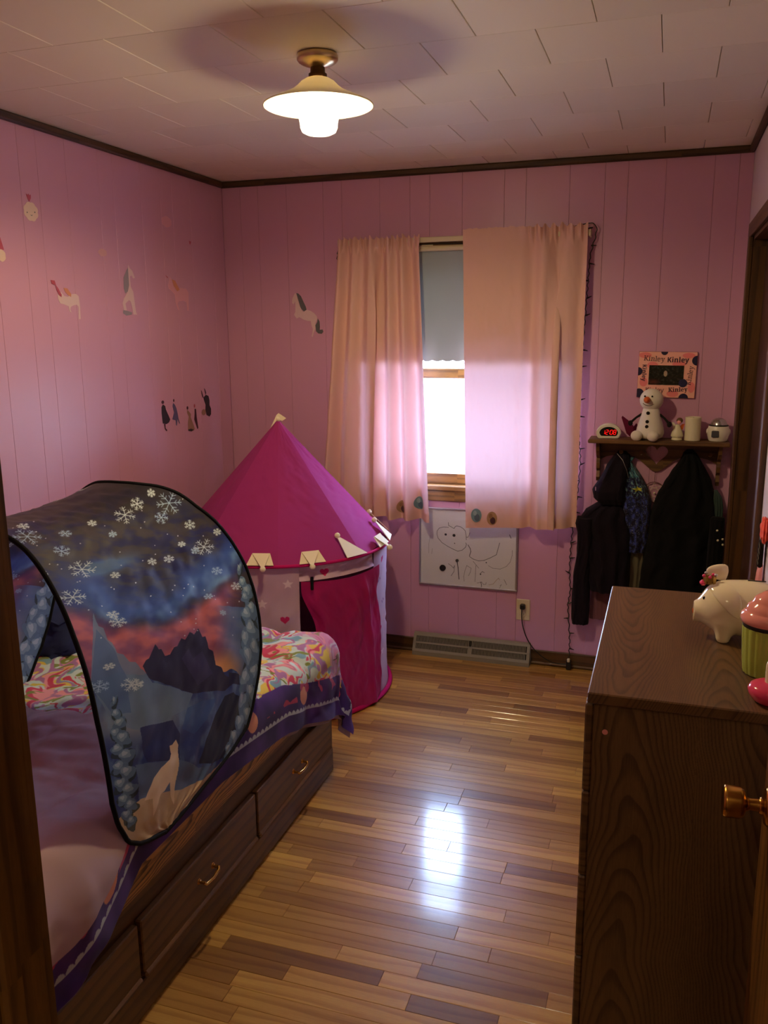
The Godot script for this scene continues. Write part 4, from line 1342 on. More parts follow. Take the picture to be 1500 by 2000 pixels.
func castle() -> void:
	var C := Vector3(-1.702, 0, -3.585)
	var R := 0.50
	var rim := 0.72
	var apex := 1.285
	var nz := fnoise(401, 1.0, 3)
	var t := thing("castle_tent", "magenta pop-up castle play tent with white felt peaks standing in the corner", "play tent", C)
	# printed wall cloth
	var n1 := fnoise(402, 1.0, 2)
	var im := paint(1536, 384, func(u: float, v: float) -> Color: return rgb8(216, 182, 204).lerp(rgb8(208, 170, 196), clampf(0.5 + n1.get_noise_2d(u * 9.0, v * 4.0), 0, 1)))
	var marks := [[62.6, 0.639, 0], [64.6, 0.481, 1], [75.5, 0.553, 0], [-0.6, 0.324, 1], [-3.0, 0.20, 0], [43.6, 0.675, 1], [-1.0, 0.655, 1], [2.0, 0.56, 2], [6.0, 0.45, 2], [-6.0, 0.44, 2], [83.0, 0.40, 1], [88.0, 0.62, 0]]
	for k in 26:
		marks.append([100.0 + k * 9.3, 0.1 + fposmod(k * 0.237, 0.55), k % 2])
	for m in marks:
		var p := Vector2(fposmod(m[0], 360.0) / 360.0 * 1536.0, (1.0 - m[1] / rim) * 384.0)
		if m[2] == 0:
			fill_on(im, star_poly(p, 12.0), rgb8(246, 226, 236), 0.85)
		elif m[2] == 1:
			fill_on(im, heart_poly(p, 10.0), rgb8(212, 44, 108))
		else:
			path_on(im, [p.x - 8, p.y, p.x - 3, p.y - 6, p.x + 3, p.y + 4, p.x + 8, p.y - 3], 2.0, rgb8(140, 84, 150), 0.8)
	var wm := cloth("castle_wall", Color.WHITE, 0.2, Color(0.25, 0.19, 0.23))
	wm.albedo_texture = tex(im)
	var cyl := func(a0: float, a1: float, y0: float, y1: float, r: float, w: float) -> Callable:
		return func(u: float, v: float) -> Vector3:
			var an := deg_to_rad(lerpf(a0, a1, u))
			var y := lerpf(y1, y0, v)
			var k := 4.0 * v * (1.0 - v)
			var rr := r + w * k * (nz.get_noise_2d(an * 5.0 + y * 3.0, y * 9.0) + 0.6 * nz.get_noise_2d(an * 12.0 - y * 8.0, y * 20.0)) - 0.012 * k
			return Vector3(cos(an) * rr, y, sin(an) * rr)
	var wall := func(a0: float, a1: float, y0: float, y1: float, n: int, called: String) -> void:
		var b := B.new().grid(n, 24, cyl.call(a0, a1, y0, y1, R, 0.010))
		for i in n + 1:
			for j in 25:
				b.U[i * 25 + j] = Vector2(lerpf(a0, a1, float(i) / n) / 360.0, 1.0 - lerpf(y1, y0, j / 24.0) / rim)
		part(t, called, b, wm)
	wall.call(57.0, 370.0, 0.0, rim, 150, "wall_cloth")
	wall.call(10.0, 57.0, 0.648, rim, 30, "lintel_cloth")
	# roof of eight gores
	for g in 8:
		var gf := func(u: float, v: float) -> Vector3:
			var an := deg_to_rad(22.0 + g * 45.0 + u * 45.0)
			var r := (R + 0.012) * (1.0 - v)
			r *= 1.0 - 0.055 * sin(u * PI)
			r += 0.010 * (nz.get_noise_2d(an * 4.0 + v * 5.0, v * 7.0) + 0.5 * nz.get_noise_2d(an * 9.0 - v * 14.0, v * 16.0)) * sin(v * PI) * sin(u * PI)
			return Vector3(cos(an) * r, rim + (apex - rim) * v, sin(an) * r)
		part(t, "roof_gore", B.new().grid(14, 40, gf, false, false, Vector2.ONE, Vector2.ZERO, true), M.castle_roof)
	for y in [rim, 0.012]:
		var ring := []
		for i in 72:
			ring.append(Vector3(cos(TAU * i / 72.0) * (R + 0.010), y, sin(TAU * i / 72.0) * (R + 0.010)))
		part(t, "hoop", B.new().tube(ring, 0.0075 if y > 0.1 else 0.011, 8, true), M.castle_trim)
	# the door curtain
	var df := func(u: float, v: float) -> Vector3:
		var left := 56.5 - 6.5 * smoothstep(0.05, 0.35, v) + 4.0 * smoothstep(0.6, 1.0, v)
		var an := deg_to_rad(lerpf(left, 8.0, u))
		var y := lerpf(0.652 - 0.012 * sin(u * PI), 0.018, v)
		var k := smoothstep(0.0, 0.12, v)
		var r := R + 0.016 + k * (0.018 * nz.get_noise_2d(u * 1.6 + v, v * 1.4) + 0.007 * nz.get_noise_2d(u * 5.0 - v * 2.0, v * 2.4 + u * 2.0) + 0.014 * exp(-pow((u - 0.72 - 0.12 * v) / 0.04, 2.0)))
		return Vector3(cos(an) * r, y, sin(an) * r)
	part(t, "door_curtain", B.new().grid(60, 80, df), M.castle_flap)
	var ta := deg_to_rad(51.6)
	part(t, "tie_loop", B.new().box(Vector3(-0.006, 0.615, -0.004), Vector3(0.006, 0.672, 0.006), 0.002, Transform3D(Basis(Vector3.UP, TAUH - ta), Vector3(cos(ta), 0, sin(ta)) * (R + 0.026))), M.hem_dark)
	# felt peaks along the rim, some folded over
	for k in 15:
		var an := deg_to_rad(1.5 + k * 24.6)
		var out := Vector3(cos(an), 0, sin(an))
		var base := out * (R + 0.012) + Vector3(0, rim + 0.004, 0)
		var slope := (Vector3(0, apex, 0) - base).normalized()
		var tang := Vector3(sin(an), 0, -cos(an))
		var off := slope.cross(tang).normalized()
		if off.dot(out) < 0:
			off = -off
		var fr := Transform3D(Basis(tang, slope, tang.cross(slope)), base + off * 0.006)
		var pk := B.new()
		var ballat: Vector3
		var folded: bool = k in [0, 2, 3, 6, 9, 11]
		if folded:
			pk.slab(pv([-0.058, 0, 0.058, 0, 0.038, 0.056, -0.038, 0.056]), 0.003, fr)
			var top := fr * Vector3(0, 0.056, 0.0015)
			var dn := (-slope + off * 0.16 + tang * (0.22 if k % 2 else -0.12)).normalized()
			var f2 := Transform3D(Basis(tang, dn, tang.cross(dn)), top + off * 0.0045)
			pk.slab(pv([-0.038, 0, 0.038, 0, 0.006, 0.075, -0.006, 0.075]), 0.003, f2)
			ballat = f2 * Vector3(0, 0.083, 0.0015)
		else:
			pk.slab(pv([-0.060, 0, 0.060, 0, -0.040 if k == 1 else 0.006, 0.105, -0.052 if k == 1 else -0.006, 0.105]), 0.003, fr)
			ballat = fr * Vector3(-0.046 if k == 1 else 0.0, 0.114, 0.0015)
		var po := part(t, "felt_peak", pk, M.felt_white)
		part(po, "bobble", B.new().ball(ballat, Vector3.ONE * 0.0125, 14, 10), M.felt_white)
	# the felt flag at the tip
	var fb := B.new()
	fb.slab(pv([-0.034, -0.045, -0.004, 0.016, 0.006, 0.024, 0.040, 0.0, 0.022, -0.012, 0.0, -0.004]), 0.004, Transform3D(Basis(Vector3.UP, 0.4), Vector3(0, apex + 0.006, 0.006)))
	fb.ball(Vector3(0.0, apex + 0.004, 0.0), Vector3(0.014, 0.014, 0.014), 12, 8)
	part(t, "tip_flag", fb, M.felt_white)

# ------------------------------------------------------------------ stickers on the walls
func decal(called: String, label: String, category: String, left: bool, at: Vector2, sx: float, sy: float, org: Vector2, pieces: Array, group := "") -> void:
	var o := thing(called, label, category, Vector3(XL + 0.0005, at.y, at.x) if left else Vector3(at.x, at.y, ZB + 0.0005), PI / 2 if left else 0.0, group)
	var k := 0
	for p in pieces:
		var poly := PackedVector2Array()
		for i in range(0, p[2].size(), 2):
			poly.append(Vector2((p[2][i] - org.x) * sx, -(p[2][i + 1] - org.y) * sy))
		part(o, p[0], B.new().slab(poly, 0.0008, Transform3D(Basis.IDENTITY, Vector3(0, 0, 0.0004 * k))), M[p[1]])
		k += 1

func ring_pts(c: Vector2, r: Vector2, lobes := 0, n := 32) -> Array:
	var a := []
	for i in n:
		var t := TAU * i / n
		var s := 1.0 + (0.10 * absf(sin(t * lobes * 0.5)) if lobes else 0.0)
		a.append(c.x + cos(t) * r.x * s)
		a.append(c.y + sin(t) * r.y * s)
	return a

func wall_decals() -> void:
	mat("vinyl_white", rgb8(218, 188, 190), 0.5)
	mat("vinyl_cream", rgb8(226, 198, 180), 0.5)
	mat("vinyl_blush", rgb8(210, 158, 160), 0.5)
	mat("vinyl_faint", rgb8(220, 158, 176), 0.5)
	mat("vinyl_orange", rgb8(206, 134, 100), 0.5)
	mat("vinyl_red", rgb8(178, 76, 96), 0.5)
	mat("vinyl_grey", rgb8(146, 134, 144), 0.5)
	mat("vinyl_slate", rgb8(92, 92, 96), 0.5)
	mat("vinyl_black", rgb8(24, 18, 24), 0.5)
	mat("vinyl_blue", rgb8(84, 78, 122), 0.5)
	mat("vinyl_plum", rgb8(62, 20, 46), 0.5)
	mat("vinyl_tan", rgb8(150, 112, 96), 0.5)
	var g := "unicorn stickers"
	decal("unicorn_sticker", "standing white unicorn sticker with orange mane and red forelock", "wall sticker", true, Vector2(-2.871, 1.80), 0.00058, 0.00048, Vector2(285, 380), [
		["body", "vinyl_white", [235, 300, 262, 330, 300, 335, 340, 312, 385, 308, 412, 325, 418, 400, 415, 510, 395, 512, 402, 410, 385, 395, 345, 402, 320, 415, 312, 435, 325, 462, 305, 450, 298, 410, 250, 395, 215, 390, 200, 360, 195, 330]],
		["mane", "vinyl_orange", [262, 265, 300, 268, 335, 310, 332, 335, 300, 320, 275, 295]],
		["forelock", "vinyl_red", [140, 212, 178, 214, 188, 250, 205, 270, 236, 322, 232, 340, 212, 328, 190, 290, 180, 250, 145, 240]]], g)
	decal("unicorn_sticker", "seated white unicorn sticker with a long grey mane", "wall sticker", true, Vector2(-3.284, 1.864), 0.00079, 0.00052, Vector2(835, 290), [
		["body", "vinyl_white", [850, 85, 862, 110, 885, 130, 905, 185, 890, 190, 872, 165, 858, 180, 860, 260, 880, 300, 895, 470, 905, 488, 868, 488, 862, 430, 850, 380, 835, 370, 800, 400, 808, 455, 785, 455, 775, 400, 790, 360, 825, 310, 845, 250, 845, 140]],
		["mane", "vinyl_grey", [845, 110, 830, 130, 800, 190, 795, 280, 805, 320, 830, 300, 845, 250]],
		["tail", "vinyl_grey", [775, 455, 770, 480, 800, 498, 850, 490, 855, 470, 815, 460]]], g)
	decal("unicorn_sticker", "standing white unicorn sticker with orange mane close to the room corner", "wall sticker", true, Vector2(-3.70, 1.855), 0.00095, 0.00057, Vector2(1295, 320), [
		["body", "vinyl_faint", [1240, 240, 1265, 285, 1300, 255, 1360, 258, 1382, 290, 1375, 440, 1362, 440, 1358, 370, 1330, 358, 1285, 365, 1270, 385, 1285, 440, 1272, 430, 1255, 380, 1250, 310, 1215, 275, 1200, 270, 1195, 240, 1215, 172, 1226, 184]],
		["mane", "vinyl_orange", [1230, 190, 1260, 200, 1298, 270, 1275, 285, 1245, 245]],
		["horn", "vinyl_red", [1172, 162, 1196, 178, 1190, 186]]], g)
	decal("unicorn_sticker", "rearing white unicorn sticker with dark grey mane beside the curtain", "wall sticker", false, Vector2(-1.80, 1.768), 0.000182, 0.000172, Vector2(560, 880), [
		["body", "vinyl_white", [245, 250, 275, 250, 300, 300, 340, 470, 390, 640, 440, 740, 480, 800, 600, 740, 720, 775, 830, 850, 900, 930, 910, 1010, 860, 1120, 850, 1300, 790, 1420, 760, 1540, 725, 1520, 760, 1400, 770, 1300, 730, 1200, 715, 1070, 600, 1060, 480, 1020, 360, 950, 280, 990, 250, 950, 200, 880, 240, 800, 250, 640, 250, 480, 190, 580, 150, 530, 160, 420, 200, 330]],
		["mane", "vinyl_slate", [290, 245, 350, 260, 430, 340, 500, 500, 570, 650, 590, 740, 510, 790, 440, 720, 400, 650, 360, 500, 330, 400]],
		["tail", "vinyl_slate", [930, 1000, 980, 1080, 990, 1250, 980, 1330, 1070, 1320, 1090, 1390, 1040, 1445, 940, 1440, 870, 1370, 850, 1200, 910, 1100]]], g)
	decal("cloud_sticker", "cream smiling cloud sticker with a small face", "wall sticker", true, Vector2(-2.712, 2.119), 0.00066, 0.00063, Vector2(198, 222), [
		["cloud", "vinyl_cream", ring_pts(Vector2(198, 222), Vector2(54, 50), 8)],
		["eye", "vinyl_slate", ring_pts(Vector2(166, 230), Vector2(4, 4), 0, 10)],
		["eye", "vinyl_slate", ring_pts(Vector2(228, 222), Vector2(4, 4), 0, 10)],
		["mouth", "vinyl_slate", [188, 240, 200, 246, 208, 238, 200, 242]]])
	decal("heart_sticker", "small red winged heart sticker above the smiling cloud", "wall sticker", true, Vector2(-2.707, 2.168), 0.00066, 0.00063, Vector2(190, 116), [["heart", "vinyl_red", [170, 98, 182, 104, 190, 96, 198, 104, 208, 98, 206, 118, 196, 134, 190, 140, 182, 128]]])
	decal("cloud_sticker", "tiny cream cloud sticker between two unicorns", "wall sticker", true, Vector2(-3.122, 2.008), 0.001, 0.0007, Vector2(665, 480), [["cloud", "vinyl_blush", ring_pts(Vector2(665, 480), Vector2(27, 20), 5)]])
	decal("cloud_sticker", "faint pink cloud sticker high up towards the corner", "wall sticker", true, Vector2(-3.623, 2.186), 0.00115, 0.00075, Vector2(1085, 285), [["cloud", "vinyl_faint", ring_pts(Vector2(1085, 285), Vector2(34, 30), 6)]])
	decal("heart_sticker", "tiny dark red heart sticker by the room corner", "wall sticker", true, Vector2(-3.823, 2.111), 0.0013, 0.0008, Vector2(1236, 412), [["heart", "vinyl_red", [1229, 400, 1236, 405, 1243, 402, 1241, 414, 1235, 424, 1230, 414]]])
	decal("balloon_sticker", "red and cream sticker cut by the door frame", "wall sticker", true, Vector2(-2.545, 1.975), 0.0006, 0.0006, Vector2(10, 450), [["red_cap", "vinyl_red", [-20, 380, 5, 385, 28, 455, 5, 460, -20, 430]], ["cream_face", "vinyl_cream", ring_pts(Vector2(4, 490), Vector2(30, 32), 6)]])
	g = "small figure stickers"
	var s := Vector2(0.00044, 0.00024)
	decal("figure_sticker", "small figure sticker in a long black coat", "wall sticker", true, Vector2(-3.510, 1.297), s.x, s.y, Vector2(230, 770), [["coat", "vinyl_black", [205, 545, 245, 580, 255, 650, 290, 750, 328, 860, 300, 915, 250, 938, 180, 912, 170, 700, 175, 590]], ["head", "vinyl_plum", ring_pts(Vector2(203, 500), Vector2(25, 34), 0, 14)], ["leg", "vinyl_plum", [200, 930, 228, 930, 226, 1010, 255, 1060, 240, 1078, 212, 1030]]], g)
	decal("figure_sticker", "small figure sticker in a blue dress", "wall sticker", true, Vector2(-3.600, 1.305), s.x, s.y, Vector2(440, 720), [["dress", "vinyl_blue", [410, 530, 440, 560, 470, 640, 490, 760, 500, 850, 525, 960, 510, 960, 480, 860, 460, 990, 445, 985, 440, 880, 375, 850, 420, 720, 395, 590]], ["head", "vinyl_plum", ring_pts(Vector2(425, 480), Vector2(14, 30), 0, 12)]], g)
	decal("figure_sticker", "small figure sticker in a pale tan gown", "wall sticker", true, Vector2(-3.735, 1.262), s.x, s.y, Vector2(790, 830), [["gown", "vinyl_tan", [735, 640, 770, 680, 810, 740, 800, 800, 850, 960, 875, 1060, 850, 1090, 730, 1060, 735, 900, 760, 790, 730, 700]], ["head", "vinyl_plum", ring_pts(Vector2(741, 602), Vector2(18, 36), 0, 12)], ["hem", "vinyl_black", [730, 1045, 790, 1040, 850, 1075, 800, 1100, 735, 1075]]], g)
	decal("figure_sticker", "slim small figure sticker in plum beside the tan gown", "wall sticker", true, Vector2(-3.790, 1.266), s.x, s.y, Vector2(875, 800), [["suit", "vinyl_plum", [855, 630, 885, 640, 890, 800, 905, 960, 915, 1040, 895, 1065, 875, 1000, 835, 850, 850, 740]], ["head", "vinyl_red", ring_pts(Vector2(855, 570), Vector2(15, 38), 0, 12)]], g)
	decal("figure_sticker", "shaggy dark animal sticker with two raised antlers", "wall sticker", true, Vector2(-3.900, 1.325), s.x, s.y, Vector2(1100, 510), [["body", "vinyl_black", [1040, 380, 1100, 330, 1155, 360, 1175, 460, 1170, 560, 1200, 640, 1195, 760, 1155, 805, 1090, 760, 1070, 640, 1080, 540, 1050, 440]], ["antler", "vinyl_plum", [995, 220, 1010, 250, 1040, 380, 1020, 380, 1000, 300]], ["antler", "vinyl_plum", [1065, 185, 1085, 215, 1105, 290, 1090, 330, 1075, 260]], ["rider", "vinyl_tan", ring_pts(Vector2(1025, 690), Vector2(45, 60), 5, 16)]], g)

# ------------------------------------------------------------------ coat shelf, what stands on it and hangs from it
# cloth hanging against the wall: rings of [y, left x, right x, depth]
func drape(rings: Array, zb: float, sd: int, fold := 0.012, folds := 7.0) -> B:
	var nz := fnoise(sd, 1.0, 3)
	var n := rings.size() - 1
	var f := func(u: float, v: float) -> Vector3:
		var s := clampf(v * n, 0.0, n - 0.0001)
		var i := int(s)
		var a: Array = rings[i]
		var b: Array = rings[i + 1]
		var k := s - i
		var y: float = lerpf(a[0], b[0], k)
		var xl: float = lerpf(a[1], b[1], k)
		var xr: float = lerpf(a[2], b[2], k)
		var d: float = lerpf(a[3], b[3], k)
		var an := u * TAU
		var c := cos(an)
		var w := sin(an)
		var hw := (xr - xl) * 0.5
		var x := (xl + xr) * 0.5 + hw * signf(c) * pow(absf(c), 0.75)
		var z := zb
		if w > 0:
			z += d * pow(w, 0.6)
			var ph := (x - xl) / maxf(xr - xl, 0.01)
			z += fold * smoothstep(0.0, 0.3, v) * minf(w * 2.0, 1.0) * (sin(ph * folds * PI + 2.0 * nz.get_noise_1d(y * 3.0)) * 0.6 + nz.get_noise_2d(ph * 5.0, y * 7.0))
		else:
			z += d * 0.12 * w * 0.0 + 0.002
		x += 0.4 * fold * nz.get_noise_2d(c * 3.0, y * 9.0)
		return Vector3(x, y, maxf(z, zb))
	var g := B.new().grid(64, n * 8, f, true, false, Vector2(1, 1), Vector2.ZERO, true)
	for e in [0.0, 1.0]:
		var ring := []
		for i in 64:
			ring.append(f.call(i / 64.0, e))
		var m := Vector3.ZERO
		for p in ring:
			m += p / 64.0
		for i in 64:
			g.face([m, ring[i], ring[(i + 1) % 64]], m + Vector3(0, -0.1 if e < 0.5 else 0.1, 0))
	return g

func text_part(parent: Node3D, s: String, font: Array, size: float, at: Vector3, turn: float, m: Material, bold := 400, italic := false) -> void:
	var tm := TextMesh.new()
	var sf := SystemFont.new()
	sf.font_names = PackedStringArray(font)
	sf.font_weight = bold
	sf.font_italic = italic
	tm.font = sf
	tm.text = s
	tm.font_size = 32
	tm.pixel_size = size / 32.0
	tm.depth = 0.0006
	var o := part(parent, "lettering", tm, m, at)
	o.rotation.z = turn

func shelf_and_coats() -> void:
	var S := 1.183
	var t := thing("coat_shelf", "brown wooden wall shelf with a heart cut-out and coat pegs", "shelf", Vector3(0, 0, ZB))
	var b := B.new()
	b.grain = 0
	b.box(Vector3(-0.337, S - 0.018, 0.0), Vector3(0.277, S, 0.15), 0.004)
	part(t, "shelf_board", b, M.shelf_wood)
	var y1 := S - 0.018
	var poly := PackedVector2Array()
	poly.append(Vector2(-0.30, y1))
	for i in 41:
		var x := -0.30 + 0.545 * i / 40.0
		var d := x + 0.031
		var y := 1.088 - 0.064 * exp(-pow(d / 0.062, 2.0)) + 0.016 * exp(-pow((absf(d) - 0.15) / 0.05, 2.0)) - 0.02 * smoothstep(0.22, 0.27, absf(d))
		poly.append(Vector2(x, y))
	poly.append(Vector2(0.245, y1))
	# keyhole slit into the heart opening, hidden under the board
	poly.append(Vector2(-0.0308, y1))
	var hp := heart_poly(Vector2(-0.031, 1.107), 0.050, 1.0)
	for i in hp.size() + 1:
		var p: Vector2 = hp[i % hp.size()]
		poly.append(p if i > 0 and i < hp.size() else p + Vector2(0.0002 if i == 0 else -0.0002, 0))
	poly.append(Vector2(-0.0312, y1))
	part(t, "apron", B.new().slab(poly, 0.014), M.shelf_wood)
	for x in [-0.302, 0.232]:
		var br := pv([0.0, 0.975, 0.02, 0.97, 0.032, 0.99, 0.024, 1.02, 0.045, 1.035, 0.05, 1.06, 0.046, 1.085, 0.075, 1.10, 0.105, 1.125, 0.125, 1.165, 0.0, 1.165])
		part(t, "bracket", B.new().slab(br, 0.016, Transform3D(Basis(Vector3(0, 0, 1), Vector3(0, 1, 0), Vector3(-1, 0, 0)), Vector3(x + 0.016, 0, 0))), M.shelf_wood)
	for x in [-0.19, -0.10, 0.11, 0.20]:
		part(t, "peg", B.new().tube([Vector3(x, 1.105, 0.012), Vector3(x, 1.112, 0.05), Vector3(x, 1.118, 0.062)], [0.006, 0.006, 0.010], 10), M.shelf_wood)
	# hooded jacket
	t = thing("hooded_jacket", "dark plum hooded jacket hanging by the curtain, one sleeve down", "jacket")
	part(t, "body", drape([[0.885, -0.25, -0.165, 0.06], [0.862, -0.298, -0.158, 0.09], [0.83, -0.345, -0.142, 0.105], [0.78, -0.372, -0.130, 0.11], [0.73, -0.362, -0.120, 0.11], [0.62, -0.342, -0.122, 0.115], [0.53, -0.325, -0.120, 0.115], [0.44, -0.308, -0.118, 0.11]], ZB + 0.012, 501, 0.014), M.jacket_plum)
	part(t, "sleeve", drape([[0.80, -0.378, -0.30, 0.08], [0.77, -0.386, -0.30, 0.085], [0.73, -0.376, -0.298, 0.085], [0.62, -0.374, -0.30, 0.08], [0.50, -0.388, -0.306, 0.07], [0.38, -0.39, -0.304, 0.062], [0.29, -0.39, -0.306, 0.056], [0.262, -0.386, -0.308, 0.05]], ZB + 0.05, 502, 0.008, 3.0), M.jacket_plum)
	part(t, "hood", drape([[1.118, -0.205, -0.17, 0.03], [1.10, -0.22, -0.152, 0.055], [1.05, -0.255, -0.145, 0.09], [0.99, -0.280, -0.152, 0.115], [0.935, -0.312, -0.155, 0.13], [0.90, -0.308, -0.158, 0.125], [0.872, -0.285, -0.16, 0.10]], ZB + 0.016, 503, 0.012, 3.0), M.jacket_plum)
	part(t, "drawstring_tip", B.new().tube([Vector3(-0.292, 0.962, ZB + 0.150), Vector3(-0.291, 0.945, ZB + 0.153)], 0.003, 8), M.silver)
	part(t, "piping", B.new().tube([Vector3(-0.208, 1.112, ZB + 0.075), Vector3(-0.180, 1.085, ZB + 0.10), Vector3(-0.160, 1.04, ZB + 0.10), Vector3(-0.150, 1.0, ZB + 0.09)], 0.0012, 6), M.aluminium)
	# star-printed jacket behind it
	var n1 := fnoise(504, 1.0, 3)
	var im := paint(256, 512, func(u: float, v: float) -> Color:
		var c := rgb8(64, 118, 136) if v < 0.30 else rgb8(40, 44, 84)
		var k := n1.get_noise_2d(u * 34.0, v * 16.0)
		if k > 0.22:
			c = rgb8(110, 150, 160) if v < 0.5 else rgb8(60, 70, 150)
		if k < -0.25:
			c = rgb8(26, 22, 40)
		if n1.get_noise_2d(u * 160.0, v * 110.0) > 0.5:
			c = rgb8(170, 180, 190)
		return c)
	for p in [[75, 120, 13], [48, 215, 16], [20, 70, 10]]:
		fill_on(im, star_poly(Vector2(p[0], p[1]), p[2]), rgb8(206, 200, 60))
	var sm := cloth("star_print", Color.WHITE, 0.3)
	sm.albedo_texture = tex(im)
	t = thing("star_jacket", "blue and teal jacket with yellow stars half hidden by the plum jacket", "jacket")
	part(t, "body", drape([[1.09, -0.17, -0.13, 0.03], [1.068, -0.20, -0.142, 0.05], [1.008, -0.21, -0.098, 0.075], [0.945, -0.21, -0.066, 0.085], [0.885, -0.21, -0.044, 0.09], [0.78, -0.20, -0.038, 0.09], [0.685, -0.19, -0.050, 0.085], [0.638, -0.18, -0.062, 0.07]], ZB + 0.006, 505, 0.012), sm)
	solo("hanging_cloth", drape([[0.70, -0.15, -0.07, 0.02], [0.62, -0.15, -0.062, 0.03], [0.45, -0.155, -0.060, 0.03], [0.36, -0.155, -0.062, 0.028]], ZB + 0.015, 506, 0.006), M.cloth_grey, "drab grey cloth hanging below the star-printed jacket", "cloth")
	solo("sheer_garment", drape([[0.46, -0.30, -0.17, 0.02], [0.36, -0.305, -0.165, 0.03], [0.28, -0.305, -0.16, 0.03]], ZB + 0.014, 507, 0.006), M.cloth_mauve, "mauve garment peeking out below the plum jacket", "garment")
	# long black coat
	t = thing("black_coat", "long black coat hanging from the shelf next to the closet", "coat")
	part(t, "body", drape([[1.135, 0.10, 0.125, 0.05], [1.12, 0.085, 0.140, 0.07], [1.088, 0.072, 0.162, 0.09], [0.995, 0.020, 0.215, 0.115], [0.895, -0.028, 0.250, 0.125], [0.82, -0.046, 0.262, 0.13], [0.72, -0.052, 0.268, 0.135], [0.63, -0.062, 0.272, 0.14], [0.49, -0.076, 0.278, 0.14], [0.34, -0.085, 0.280, 0.14]], ZB + 0.012, 508, 0.016), M.coat_black)
	t = thing("studded_bag", "small black bag with pale round studs beside the long black coat", "bag")
	part(t, "body", drape([[0.855, 0.225, 0.272, 0.03], [0.845, 0.215, 0.276, 0.04], [0.72, 0.212, 0.277, 0.045], [0.60, 0.212, 0.277, 0.045], [0.585, 0.215, 0.276, 0.04]], ZB + 0.16, 509, 0.003), M.coat_black)
	for p in [[0.245, 0.80], [0.27, 0.762], [0.272, 0.737], [0.25, 0.755]]:
		part(t, "stud", B.new().lathe([Vector2(0, 0.003), Vector2(0.004, 0.002), Vector2(0.005, 0)], 12, Transform3D(Basis(Vector3.RIGHT, TAUH), Vector3(p[0], p[1], ZB + 0.205))), M.wax)
	solo("teal_scarf", drape([[0.965, 0.225, 0.24, 0.01], [0.93, 0.225, 0.262, 0.02], [0.88, 0.23, 0.27, 0.02], [0.80, 0.235, 0.27, 0.02]], ZB + 0.10, 510, 0.004), M.cloth_teal, "teal scarf showing beside the shoulder of the black coat", "scarf")
	# hoop ornament
	t = thing("hoop_ornament", "thin hoop ornament hanging by a thread below the heart cut-out", "ornament", Vector3(-0.034, 0.925, ZB + 0.012))
	var ring := []
	for i in 40:
		ring.append(Vector3(cos(TAU * i / 40.0) * 0.048, sin(TAU * i / 40.0) * 0.048, 0))
	part(t, "hoop", B.new().tube(ring, 0.0022, 8, true), M.cloth_mauve)
	var web := B.new()
	for i in 8:
		web.tube([ring[i * 5], ring[(i * 5 + 15) % 40]], 0.0006, 5)
	part(t, "web", web, M.felt_white)
	part(t, "thread", B.new().tube([Vector3(0, 0.048, 0), Vector3(0, 0.10, 0.001)], 0.0008, 5), M.plush_dark)
	part(t, "bead", B.new().ball(Vector3(0.002, -0.004, 0.002), Vector3.ONE * 0.005, 10, 8), M.felt_white)
	# alarm clock
	t = thing("alarm_clock", "small white alarm clock with red glowing digits on the shelf", "clock", Vector3(-0.25, S, ZB + 0.075), 0.06)
	var out := PackedVector2Array()
	for i in 33:
		var a := PI * i / 32.0
		out.append(Vector2(cos(a) * 0.056, 0.022 + sin(a) * 0.046))
	out.append(Vector2(-0.050, 0.006)); out.append(Vector2(-0.042, 0.0)); out.append(Vector2(0.042, 0.0)); out.append(Vector2(0.050, 0.006))
	part(t, "case", B.new().slab(out, 0.045, Transform3D(Basis.IDENTITY, Vector3(0, 0, -0.025))), M.white_plastic)
	var bz2 := PackedVector2Array()
	var fc := PackedVector2Array()
	for p in out:
		bz2.append(Vector2(p.x * 0.93, 0.034 + (p.y - 0.034) * 0.93))
		fc.append(Vector2(p.x * 0.74, 0.033 + (p.y - 0.033) * 0.62))
	part(t, "bezel", B.new().slab(bz2, 0.005, Transform3D(Basis.IDENTITY, Vector3(0, 0, 0.020))), M.white_plastic)
	var fm := mat("clock_face", rgb8(8, 8, 10), 0.08)
	part(t, "display", B.new().slab(fc, 0.001, Transform3D(Basis.IDENTITY, Vector3(0, 0, 0.025))), fm)
	var segs := {"1": "bc", "2": "abged", "0": "abcdef", "8": "abcdefg"}
	var dx := -0.024
	for ch in "12:08":
		var g := B.new()
		var tf := Transform3D(Basis(Vector3(1, 0, 0), Vector3(0.12, 1, 0), Vector3(0, 0, 1)), Vector3(dx, 0.020, 0.0262))
		if ch == ":":
			for y in [0.006, 0.014]:
				g.box(Vector3(-0.001, y - 0.001, 0), Vector3(0.001, y + 0.001, 0.0006), 0.0, tf)
			dx += 0.008
		else:
			var pos := {"a": [0, 0.020, 1], "g": [0, 0.010, 1], "d": [0, 0.0, 1], "f": [-0.0052, 0.015, 0], "b": [0.0052, 0.015, 0], "e": [-0.0052, 0.005, 0], "c": [0.0052, 0.005, 0]}
			for sg in segs[ch]:
				var q: Array = pos[sg]
				var hx := 0.0042 if q[2] else 0.0012
				var hy := 0.0012 if q[2] else 0.0040
				g.box(Vector3(q[0] - hx, q[1] - hy, 0), Vector3(q[0] + hx, q[1] + hy, 0.0006), 0.0, tf)
			dx += 0.0152 if ch != "2" else 0.0115
		part(t, "digit", g, M.red_led)
	# a plain plush snowman
	t = thing("plush_snowman", "white plush snowman with an orange nose sitting on the shelf", "soft toy", Vector3(-0.066, S, ZB + 0.085), -0.15)
